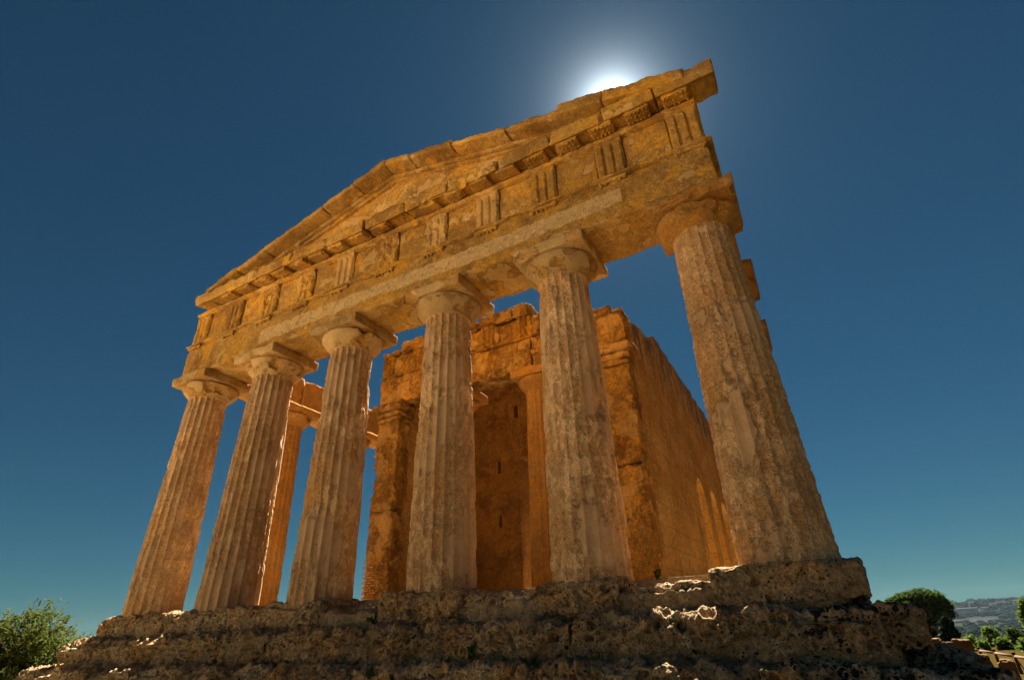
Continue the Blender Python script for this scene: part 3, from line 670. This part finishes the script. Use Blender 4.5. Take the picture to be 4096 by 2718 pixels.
for i, (a, b, t_) in enumerate(((-4.76, -3.1, 8.71), (-3.09, -1.3, 8.72), (-1.29, .4, 8.70), (.41, 1.98, 8.66))):
    v, q = stone((a, 4.67, 7.882), (b, 5.5, t_), .04, .02, 590 + i, .08, .016, .025); mk('frieze_block', v, q, M['cella'], pe, attrs={'m': fbm(v * 1.5, 4, 3)})
for i, (a, b, z_) in enumerate(((-4.8, -4.0, 8.93), (-3.99, -2.4, 9.24), (-2.39, -1.1, 9.20), (-1.09, -.45, 9.08), (-.44, .95, 9.20), (.96, 1.62, 9.24))):
    v, q = stone((a, 4.60, 8.735), (b, 5.45, z_), .035, .03, 600 + i, .14, .02, .03); mk('cornice_block', v, q, M['cella'], pe, attrs={'m': fbm(v * 1.5, 4, 3)})
for i, (a, b, z0_, z_) in enumerate(((3.78, 4.42, 7.803, 8.15), (4.43, 4.78, 7.803, 7.95))):
    v, q = stone((a, 4.66, z0_), (b, 5.4, z_), .035, .03, 620 + i, .14, .02, .03); mk('frieze_block', v, q, M['cella'], pe, attrs={'m': fbm(v * 1.5, 4, 3)})
# floor
v, q = stone((-7.9, .30, -.4), (7.9, 38.6, -.03), (.4, .4, .2), .01, 640, 0., 0, .0); mk('temple_floor', v, q, M['floor'], temple)

# ---- stepped rock base
def rock(lo, hi, seed, res, faces, amp=1., wear=.10, blackf=0., pores=1., dip=.5, bites=(), wr=.24, top_drop=0., bedamp=.065):
    p, q = box_surf(lo, hi, res, faces); lo = np.array(lo, float); hi = np.array(hi, float); c = (lo + hi) / 2; h = (hi - lo) / 2
    l = p - c; r = .045; inn = np.clip(l, -(h - r), h - r); d = l - inn; L = np.linalg.norm(d, axis=1, keepdims=True); n = d / np.maximum(L, 1e-9)
    up = np.clip((l[:, 2] + h[2]) / (2 * h[2]), 0, 1); fr = ss(h[1] * .2, -h[1], l[:, 1])
    R2 = min(wr, h[1:].min() * .95); i2 = np.clip(l, -(h - R2), h - R2); i2[:, 0] = l[:, 0]; d2 = l - i2; L2 = np.linalg.norm(d2, axis=1); n2 = d2 / np.maximum(L2, 1e-9)[:, None]
    ed = np.clip((L2 - R2) / (R2 * .414), 0, 1) * (n2[:, 2] > -.1)
    P = inn + n * r + c; so = seed * 1.9; sx_ = np.sign(l[:, 0])
    ex = np.exp(-(h[0] - np.abs(l[:, 0])) / .05)
    w1 = fbm(P * 1.25 + so, 4, seed)
    P = P - n2 * (ed * wear * np.clip(w1 * 2.2 + .6, .05, 2.2))[:, None]
    P[:, 2] -= top_drop * up
    # worn hollows along the front edge
    hol = np.clip(fbm(np.stack([P[:, 0] * 1.3, P[:, 1] * .8, P[:, 2] * .8], -1) + so + 2, 3, seed + 11) - .02, 0, 1)
    P[:, 2] -= amp * .10 * hol * up ** 2 * fr * (wear > .05)
    P[:, 1] += amp * .05 * hol * up * fr * (wear > .05)
    dp = dip
    st = np.stack([P[:, 0] * .8 + .4 * P[:, 2], P[:, 1] * .9, (P[:, 2] - P[:, 0] * dp) * 4.2], -1)
    st = st + .35 * np.stack([gn(P * 2.1 + so, seed + 20), gn(P * 2.1 + so + 9, seed + 21), 1.6 * gn(P * 1.7 + so, seed + 22)], -1)
    bed = ridge(st + so, 3, seed + 1)
    lowf = fbm(P * 2.0 + so, 4, seed + 2); mid = fbm(P * 7 + so, 4, seed + 3)
    pz = fbm(P * 1.4 + so + 5, 3, seed + 4)
    w1_ = worley(P * 5.2 + so, seed + 5); w2_ = worley(P * 12. + so, seed + 6)
    po = ss(.42, .24, w1_) * ss(-.2, .12, pz) * .13 + ss(.44, .25, worley(P * 8.3 + so + 3, seed + 15)) * .075 * ss(-.15, .12, gn(P * 1.9 + so + 7, seed + 16)) + ss(.42, .24, w2_) * .05 * ss(-.35, .1, -pz + .1)
    disp = amp * (bedamp * (bed - .8) * ss(-.45, .15, lowf + .1) + .028 * lowf + .020 * mid + .014 * fbm(P * 20 + so, 3, seed + 7)) - pores * po - .03 * ex * (h[0] < 3) * np.clip(.6 + 2 * lowf, 0, 1.3)
    P = P + n * disp[:, None]
    if len(bites): P = bite(P, bites, seed)
    k = blackf + .35 * np.clip(n[:, 2], 0, 1) * (blackf > .1) + .30 * fbm(P * 2.0 + so, 4, seed + 8) + .30 * ss(.42, .16, w1_) * (.25 + ss(.02, .2, blackf)) + .22 * np.clip(-lowf - .5 * (bed - .9), 0, 1)  # black lichen, plus shade of pores and bed crevices painted in
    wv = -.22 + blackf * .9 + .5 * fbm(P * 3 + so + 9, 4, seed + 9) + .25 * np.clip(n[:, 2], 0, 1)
    return P, q, {'k': k, 'w': wv}
def rock_row(pname, y0, z0, z1, blocks, seed, depth=1.1, res=.0145, bed=.085):
    e = empty(pname, (0, y0, z0), temple)
    for i, b in enumerate(blocks):
        x0, x1 = b[0], b[1]; dy = b[2] if len(b) > 2 else 0; td = b[3] if len(b) > 3 else 0; kw = dict(b[4]) if len(b) > 4 else {}
        bf = float(np.clip(((x0 + x1) / 2 - 6.4) / 2.4, 0, 1)) * .34
        kw.setdefault('bedamp', bed); P, q, at = rock((x0 - .012, y0 + dy, z0 + .035 + .05 * random.Random(seed + i).random()), (x1 + .012, y0 + depth, z1), seed + i, res, kw.pop('faces', 'xXyZ'), blackf=kw.pop('blackf', bf), top_drop=td, **kw)
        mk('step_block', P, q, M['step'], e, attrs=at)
    xa, xb = blocks[0][0] + .3, blocks[-1][1] - .3
    v, q = stone((xa, y0 + .045, z0 - .08), (xb, y0 + depth - .03, z1 - .27), (.025, .06, .025), .02, seed + 90, .05, .03, .09); mk('mortar_core', v, q, M['mortar'], e)
rock_row('stylobate', -.80, -.56, -.012, [(-8.62, -7.05, .02, .03), (-7.05, -5.5, .0, .04), (-5.5, -4.05, .02, .05), (-4.05, -2.4, .0, .03), (-2.4, -.75, .0, .0),
        (-.75, .82, .55, .13), (.80, 2.55, -.05, .02), (2.55, 4.0, .08, .12), (4.0, 5.4, -.02, .03), (5.4, 6.75, .10, .16, dict(wear=.2)), (6.72, 8.60, -.02, .0, dict(amp=.4, wear=.045, pores=.6, blackf=.03, bedamp=.03))], 700, depth=1.15, bed=.05)
rock_row('step', -1.25, -1.12, -.575, [(-9.1, -7.6), (-7.6, -6.1), (-6.1, -4.6), (-4.6, -3.1), (-3.1, -1.6), (-1.6, -.1), (-.1, 1.5), (1.5, 3.15), (3.15, 4.75), (4.75, 6.2), (6.2, 7.62), (7.62, 8.98, .0, .02, dict(wear=.22, bedamp=.06))], 720, depth=1.2, bed=.12)
rock_row('step', -1.72, -1.68, -1.135, [(-9.75, -8.2), (-8.2, -6.6), (-6.6, -5.0), (-5.0, -3.5), (-3.5, -2.0), (-2.0, -.4), (-.4, 1.1), (1.1, 2.7), (2.7, 4.2), (4.2, 5.8), (5.8, 7.2), (7.2, 8.4), (8.4, 9.5, 0, .10, dict(wear=.22, bedamp=.06))], 740, depth=1.2, bed=.12)
rock_row('step', -2.2, -2.45, -1.64, [(-10.9, -8.0), (-8.0, -5.), (-5., -2.), (-2., 1.), (1., 4.), (4., 7.), (7., 10.05)], 760, depth=1.2, res=.035)
# side runs of the steps (coarse, receding along the flanks)
for sx in (-1, 1):
    for (xo, z0, z1, sd) in ((8.60, -.56, -.02, 780), (9.05, -1.12, -.57, 782), (9.55, -1.68, -1.125, 784), (10.0, -2.45, -1.695, 786)):
        x0, x1 = sorted((sx * (xo - 1.0), sx * xo)); e = empty('flank_step', (sx * xo, 0, z0), temple)
        for k in range(4):
            ya, yb = ((.36, 3.4), (3.4, 8), (8, 20), (20, 39))[k]
            if k == 0: ya = {780: .36, 782: -.04, 784: -.51, 786: -.99}[sd]
            P, q, at = rock((x0, ya, z0), (x1, yb, z1), sd + k * 9 + (sx > 0), .035 if k == 0 else (.07 if k == 1 else .2), 'xXyYZ', blackf=.35 if sx > 0 and z1 < -.5 else 0, wear=.1)
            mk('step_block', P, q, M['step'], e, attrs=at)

# ------------------------------------------------------------------ plants
def leaf_cloud(centers, size, rng, flat=.0, aspect=2.2):
    n = len(centers); a = rng.normal(size=(n, 3)); a /= np.linalg.norm(a, axis=1, keepdims=True); a[:, 2] *= (1 - flat)
    b = rng.normal(size=(n, 3)); b -= a * (a * b).sum(1, keepdims=True) / (a * a).sum(1, keepdims=True); b /= np.linalg.norm(b, axis=1, keepdims=True)
    s = size * rng.uniform(.6, 1.3, (n, 1)); A_ = a * s * aspect / 2; B_ = b * s / 2
    v = np.stack([centers - A_, centers + B_ - A_ * .1, centers + A_, centers - B_ - A_ * .1], 1).reshape(-1, 3)
    return v, np.arange(4 * n).reshape(n, 4)
def tree(name, label, cat, base, crown, n_leaf, leaf, mat, trunk_pts, trunk_r, seed, limbs=7, aspect=2.2, group=None, shell=.55, sprigs=0):
    """crown: list of (cx,cy,cz,rx,ry,rz) lumps relative to base"""
    rng = np.random.default_rng(seed); base = np.array(base, float)
    o = empty(name, base); tag(o, label, cat, group)
    tp = np.array(trunk_pts, float) + base; parts = [tube(tp, trunk_r, 9)]
    for k in range(limbs):
        c = crown[k % len(crown)]; end = base + np.array(c[:3]) + rng.normal(size=3) * np.array(c[3:]) * .35
        t0 = rng.uniform(.45, 1.); i0 = t0 * (len(tp) - 1); i1 = int(i0); p0 = tp[i1] + (tp[min(i1 + 1, len(tp) - 1)] - tp[i1]) * (i0 - i1)
        r0 = np.interp(i0, np.arange(len(tp)), trunk_r) * .38; mid = (p0 + end) / 2 + rng.normal(size=3) * .1 * np.linalg.norm(end - p0)
        parts.append(tube(np.array([p0, (p0 + mid) / 2, mid, (mid + end) / 2, end]), np.linspace(r0, r0 * .2, 5), 6))
    v, q = join(parts); mk('trunk', v, q, M['bark'], o)
    vol = np.array([c[3] * c[4] * c[5] for c in crown]) ** .75; pick = rng.choice(len(crown), n_leaf, p=vol / vol.sum()); cr = np.array(crown)[pick]
    d = rng.normal(size=(n_leaf, 3)); d /= np.linalg.norm(d, axis=1, keepdims=True); rad = rng.uniform(shell ** 3, 1, (n_leaf, 1)) ** (1 / 3.)
    p = base + cr[:, :3] + d * rad * cr[:, 3:]
    nz = fbm((p - base) / (np.array(crown)[:, 3].mean() * .55), 3, seed); keep = nz > -.16
    p = p[keep] + rng.normal(size=(keep.sum(), 3)) * leaf * .7
    if sprigs:
        c2 = np.array(crown)[rng.choice(len(crown), sprigs, p=vol / vol.sum())]; d2 = rng.normal(size=(sprigs, 3)); d2[:, 2] = np.abs(d2[:, 2]) * .8 + .1; d2 /= np.linalg.norm(d2, axis=1, keepdims=True)
        st_ = base + c2[:, :3] + d2 * c2[:, 3:] * .92; up_ = d2 + np.array([0, 0, .5]) + rng.normal(size=(sprigs, 3)) * .35; up_ /= np.linalg.norm(up_, axis=1, keepdims=True); ln = rng.uniform(.15, .5, (sprigs, 1))
        p = np.concatenate([p] + [st_ + up_ * ln * t_ + rng.normal(size=(sprigs, 3)) * .025 for t_ in np.linspace(0, 1, 9)])
    v, q = leaf_cloud(p, leaf, rng, aspect=aspect); mk('crown', v, q, M[mat], o, smooth=False)
    return o
rg = np.random.default_rng(5)
# almond tree left of the steps
bx, by = pol(-67.2, 27); 
cr = [(0, 0, 2.6, 1.1, 1.1, .85), (-.9, .3, 2.2, 1., 1., .8), (.8, -.2, 2.2, .9, .9, .8), (-1.8, .2, 1.7, 1., 1., .8), (1.3, .1, 1.5, .8, .9, .7), (.2, .5, 1.6, 1.2, 1.1, .8), (-1.1, -.4, 1.1, 1.2, 1, .8), (.5, .1, 3.15, .6, .6, .45), (-2.6, .1, 1.3, .9, .9, .8), (.6, -.3, .8, 1.1, 1.1, .7), (-3.2, 0, .8, .9, .9, .9)]
ca_, sa_ = math.cos(math.radians(67)), math.sin(math.radians(67))
cr = [((c[0] - .35) * ca_ - c[1] * sa_, (c[0] - .35) * sa_ + c[1] * ca_, c[2] * .80 - .10) + c[3:] for c in cr]
tree('almond_tree', 'loose light green almond tree growing behind the left end of the rock steps', 'tree', (bx, by, -2.4), cr, 26000, .062, 'olive', [(0, 0, -.2), (.1, 0, .6), (0, .1, 1.3), (.1, .1, 2.2)], [.16, .13, .1, .05], 3, 9, 2.8, shell=.2, sprigs=520)
# umbrella pine right
d0 = 120.; bx, by = pol(6.85, d0); zb = -4.9
cr = []
for (azc, elc, w_, h_) in ((4.35, .75, .55, .35), (5.1, .95, .75, .5), (5.9, 1.2, .75, .42), (6.6, 1.25, .7, .42), (7.2, .95, .75, .5), (7.75, .55, .55, .4), (6.2, .6, .8, .5), (5.3, .4, .7, .45), (7.1, .3, .8, .4), (6.4, -.1, .8, .4), (5.6, -.3, .7, .45), (7.7, -.05, .5, .3), (6.9, -.5, .7, .3), (4.8, .25, .5, .4)):
    px, py = pol(azc, d0 + rg.uniform(-1.5, 1.5)); k = d0 * math.pi / 180
    cr.append((px - bx, py - by, rayz(d0, elc) - zb, w_ * k, w_ * k, h_ * k))
tree('stone_pine', 'broad dark umbrella pine with leaning trunk behind the right end of the steps', 'tree', (bx, by, zb), cr, 26000, .30, 'pine', [(0.2, 0, 0), (-.1, 0, 1.2), (-.5, 0, 2.6), (-.7, 0, 4.2), (-.6, 0, 5.2)], [.34, .30, .26, .2, .1], 7, 16, 1.8, shell=.6)
def blob_tree(name, label, cat, azc, d, el_top, el_bot, w_deg, mat, n, leaf, seed, group=None, lean=0.):
    bx, by = pol(azc, d); zb = rayz(d, el_bot); zt = rayz(d, el_top); h = zt - zb; k = d * math.pi / 180 * w_deg / 2
    rq = np.random.default_rng(seed); crn = []
    for i in range(9):
        t = (i + .6) / 9.; wd = k * (1 - t * .55) * rq.uniform(.55, .9)
        crn.append((rq.uniform(-.45, .45) * k + lean * (1 - t), rq.uniform(-.4, .4) * k, h * (.12 + .80 * t), wd, wd, h * .16))
    crn[-1] = (lean * 0, 0, h * .86, k * .4, k * .4, h * .14)
    return tree(name, label, cat, (bx, by, zb), crn, n, leaf, mat, [(0, 0, -.3), (0, 0, h * .3), (0, 0, h * .6)], [k * .12, k * .1, k * .05], seed, 5, 1.7, group, shell=.4)
blob_tree('cypress_tree', 'dense blackish conical shrub tree beside the trunk of the umbrella pine', 'tree', 7.45, 105, -.3, -1.95, 1.15, 'cypress', 7000, .26, 31)
blob_tree('cypress_tree', 'dark low evergreen tree beneath the left half of the umbrella pine crown', 'tree', 5.9, 128, -.4, -1.95, 1.9, 'cypress', 7000, .30, 32)
blob_tree('shrub', 'rounded sunlit green shrub tallest of those behind the wooden fence', 'shrub', 9.75, 85, -1.02, -2.75, 1.5, 'bush', 7000, .16, 33, 'shrubs behind the fence')
blob_tree('shrub', 'bluish green shrub behind the fence near the right picture edge', 'shrub', 11.1, 92, -1.05, -2.75, 1.5, 'pine', 6000, .16, 34, 'shrubs behind the fence')
blob_tree('shrub', 'low bright green shrub beside the dark cypress shrub', 'shrub', 8.55, 80, -1.55, -2.7, 1.4, 'bush', 5000, .14, 35, 'shrubs behind the fence')
blob_tree('shrub', 'bright yellow green shrub between the two taller shrubs behind the fence', 'shrub', 10.45, 75, -1.75, -3.2, 1.5, 'bush', 5000, .14, 36, 'shrubs behind the fence')
blob_tree('shrub', 'yellow green shrub just behind the last fence post on the right', 'shrub', 11.7, 70, -1.75, -3.4, 1.7, 'bush', 5000, .14, 37, 'shrubs behind the fence')
blob_tree('shrub', 'low green shrub directly behind the far end of the fence rail', 'shrub', 9.1, 72, -1.9, -3.0, 1.2, 'bush', 4000, .13, 38, 'shrubs behind the fence')
blob_tree('olive_tree', 'tall green tree cut off by the right picture edge', 'tree', 12.55, 60, .75, -3.5, 1.5, 'bush', 9000, .14, 39)

# ------------------------------------------------------------------ fence, boulders
fe = empty('wooden_fence', (*pol(9.6, 45), -3.6)); tag(fe, 'low post and rail wooden fence beyond the right end of the steps', 'fence')
posts = [(7.95, 51.5), (8.80, 48.1), (9.64, 45.2), (10.68, 41.9), (11.95, 38.6), (13.6, 35.)]
for i, (a, d) in enumerate(posts):
    x, y = pol(a, d); zt = CAM[2] - 2.0
    v, q = cyl((x, y, zt - 1.25), (x, y, zt), .085, .075, 10); v2, q2 = cyl((x, y, zt - .001), (x, y, zt + .06), .10, .085, 10); vv, qq = join([(v, q), (v2, q2)]); mk('post', vv, qq, M['wood'], fe)
    if i + 1 < len(posts):
        x2, y2 = pol(*posts[i + 1]); v, q = cyl((x, y, zt - .13), (x2, y2, zt - .13), .065, .065, 10); mk('rail', v, q, M['rail'], fe)
        v, q = cyl((x, y, zt - .15), (x + (x2 - x) * .35, y + (y2 - y) * .35, zt - 1.1), .035, .035, 8); mk('brace', v, q, M['rail'], fe)
def boulder(label, azl, azr, el_t, el_b, d, seed, sq=.12):
    xa, ya = pol(azl, d); xb, yb = pol(azr, d); zt = rayz(d, el_t); zb = rayz(d, el_b) - .4; w_ = math.hypot(xb - xa, yb - ya)
    cx, cy = (xa + xb) / 2, (ya + yb) / 2
    v, q = stone((cx - w_ / 2, cy - w_ * .4, zb), (cx + w_ / 2, cy + w_ * .4, zt), w_ / 26, w_ * sq, seed, w_ * .22, w_ * .02, w_ * .06, wscale=1.6 / w_ * 1.2, wr=w_ * .3)
    o = mk('boulder', v, q, M['rock']); tag(o, label, 'boulder', 'boulders beyond the steps')
boulder('large reddish squared boulder at the start of the wooden fence', 7.35, 8.5, -1.78, -2.8, 30, 801)
boulder('small pale boulder left of the large squared one', 6.6, 7.4, -1.95, -2.5, 29, 802)
boulder('sunlit pale boulder right beside the second step corner', 5.6, 6.7, -1.70, -2.5, 27, 803)
boulder('low pale rock under the first fence rail', 8.4, 9.2, -2.78, -3.2, 32, 805, .2)
boulder('rounded brown boulder in front of the fence posts', 9.5, 10.55, -3.05, -4.6, 24, 804, .38)

# ------------------------------------------------------------------ weeds on the steps
def weed(label, x, y, z, h, n, seed):
    rng = np.random.default_rng(seed); V = []; F = []; o_ = 0
    for k in range(n):
        a = rng.uniform(0, 2 * np.pi); r = rng.uniform(.2, 1) * h * .45; top = np.array([x + math.cos(a) * r, y + math.sin(a) * r, z + h * rng.uniform(.4, 1)]); b0 = np.array([x, y, z]) + rng.normal(size=3) * .02
        for s_ in range(6):
            t = (s_ + 1) / 6.; c = b0 + (top - b0) * t + np.array([0, 0, .1 * h * math.sin(t * 3)]); v, q = leaf_cloud(c[None] + rng.normal(size=(3, 3)) * h * .05, h * .14, rng, aspect=2.4)
            V.append(v); F.append(q + o_); o_ += len(v)
    o = mk('weed', np.concatenate(V), np.concatenate(F), M['weed'], smooth=False); tag(o, label, 'weed', 'weeds on the steps')
weed('small dark weed tuft in the stylobate notch left of the fourth column', .78, -.82, -.60, .34, 5, 1)
weed('tiny weed at the foot of the cella wall by the sunlit stylobate edge', 5.75, .2, -.06, .17, 6, 2)
weed('green weed tuft low on the third step below the third column', 1.55, -1.74, -1.30, .17, 8, 3)
weed('smaller green weed just right of the tuft on the third step', 1.98, -1.76, -1.34, .11, 6, 4)
weed('thin weed stalk in the joint of the second step', 3.1, -1.30, -1.1, .26, 2, 5)

# ------------------------------------------------------------------ far houses and scrub
def house(label, azc, d, el, w_, h_, seed):
    x, y = pol(azc, d); z = rayz(d, el); o = empty('house', (x, y, z)); tag(o, label, 'house', 'houses on the far hillside')
    v, q = box_surf((x - w_ / 2, y - 6, z - 8), (x + w_ / 2, y + 6, z + h_), 50); mk('wall', v, q, M['white'], o, smooth=False)
    v, q = box_surf((x - w_ / 2 - .6, y - 6.6, z + h_ + .01), (x + w_ / 2 + .6, y + 6.6, z + h_ + 1.2), 50)
    v[:, 1] = y + (v[:, 1] - y) * np.where(v[:, 2] > z + h_ + .5, .25, 1); mk('roof', v, q, M['roof'], o, smooth=False)
for i, (a, e_, w_, l_) in enumerate(((9.05, .10, 60, 'long white building on the lower slope of the far hill'), (10.15, .10, 18, 'small white house right of the long white building on the far hill'), (11.2, .42, 30, 'white house high on the far hillside near the crest'),
        (10.75, .32, 26, 'pale house midway up the far hillside'), (9.45, .5, 16, 'small pale house below the mast on the far hill crest'), (12.2, .5, 24, 'white house on the far hill at the right picture edge'), (8.6, .05, 14, 'small pale house on the left foot of the far hill'))):
    house(l_, a, 2850 - 200 * (e_ < .2), e_, w_, 8, i)
for i, (a, h_) in enumerate(((9.57, 22), (8.2, 22), (8.42, 18), (8.72, 16))):
    x, y = pol(a, 3390); zb = -29 + np.interp(a, [7.7, 8.6, 9.6, 11], np.tan(np.radians([.36, .55, .76, .73])) * 3400 + CAM[2] + 29)
    v, q = cyl((x, y, zb - 3), (x, y, zb + h_), .9, .5, 6); o = mk('mast', v, q, M['bark']); tag(o, ['tallest thin mast standing on the far hill crest', 'leftmost thin mast on the far hill slope', 'second thin mast from the left on the far hill', 'short thin mast left of the hill crest'][i], 'mast', 'masts on the far hill')
rng = np.random.default_rng(9)
def scrub(name, n, az0, az1, d0, d1, zf, size, mat, seed):
    rng = np.random.default_rng(seed); a = rng.uniform(az0, az1, n); d = rng.uniform(d0, d1, n); V = []; F = []; o_ = 0
    x = CAM[0] + d * np.sin(np.radians(a)); y = CAM[1] + d * np.cos(np.radians(a)); z = zf(a, d, x, y)
    nz = fbm(np.stack([x / 170, y / 170, x * 0], -1), 3, seed); kp = nz > -.02; x, y, z = x[kp], y[kp], z[kp]
    base, bq = box_surf((-.5, -.5, -.2), (.5, .5, .8), .34); l = base - [0, 0, .3]; l = l / np.linalg.norm(l, axis=1, keepdims=True) * .5
    for i in range(len(x)):
        s = size * rng.uniform(.5, 1.5); v = l * s * np.array([1.3, 1.3, .9]); v = v * (1 + .5 * rng.normal(size=(len(v), 1)) * .4) + [x[i], y[i], z[i] + s * .25]
        V.append(v); F.append(bq + o_); o_ += len(v)
    o = mk(name, np.concatenate(V), np.concatenate(F), M[mat], smooth=False); o['kind'] = 'stuff'; o['label'] = 'scattered dark trees and scrub covering the far slopes'
def zhill(a, d, x, y):
    cr_ = np.interp(a, [-8, 4, 6.5, 7.7, 8.6, 9.6, 11, 12.4, 16, 24, 30], [-.6, -.25, .1, .36, .55, .76, .73, .70, .9, .3, -.6]); H_ = np.tan(np.radians(cr_)) * 3400 + CAM[2] + 29
    pr = np.interp(d, [2200, 2600, 3000, 3400], [0, .30, .72, 1]); return -29 + H_ * pr
scrub('hillside_scrub', 1200, 5, 15, 2300, 3350, zhill, 14, 'farwood', 41)
scrub('valley_scrub', 900, 5, 15, 500, 2250, lambda a, d, x, y: ground_z(x, y), 8, 'farwood', 42)

# ------------------------------------------------------------------ haze: the air itself, one even volume
hv, hq = box_surf((-4420, -4420, -60), (4450, 4420, 120), 20000); hm = bpy.data.materials.new('summer_haze'); hm.use_nodes = True; ht = hm.node_tree
for n_ in list(ht.nodes):
    if n_.type == 'BSDF_PRINCIPLED': ht.nodes.remove(n_)
pv = ht.nodes.new('ShaderNodeVolumePrincipled'); pv.inputs['Color'].default_value = (.55, .80, 1.0, 1); pv.inputs['Density'].default_value = 1.7e-5; pv.inputs['Anisotropy'].default_value = .1
ht.links.new(pv.outputs[0], ht.nodes['Material Output'].inputs['Volume'])
hz_ = mk('haze', hv, hq, hm, smooth=False); hz_['kind'] = 'stuff'; hz_['label'] = 'thin blue summer haze over the valley'
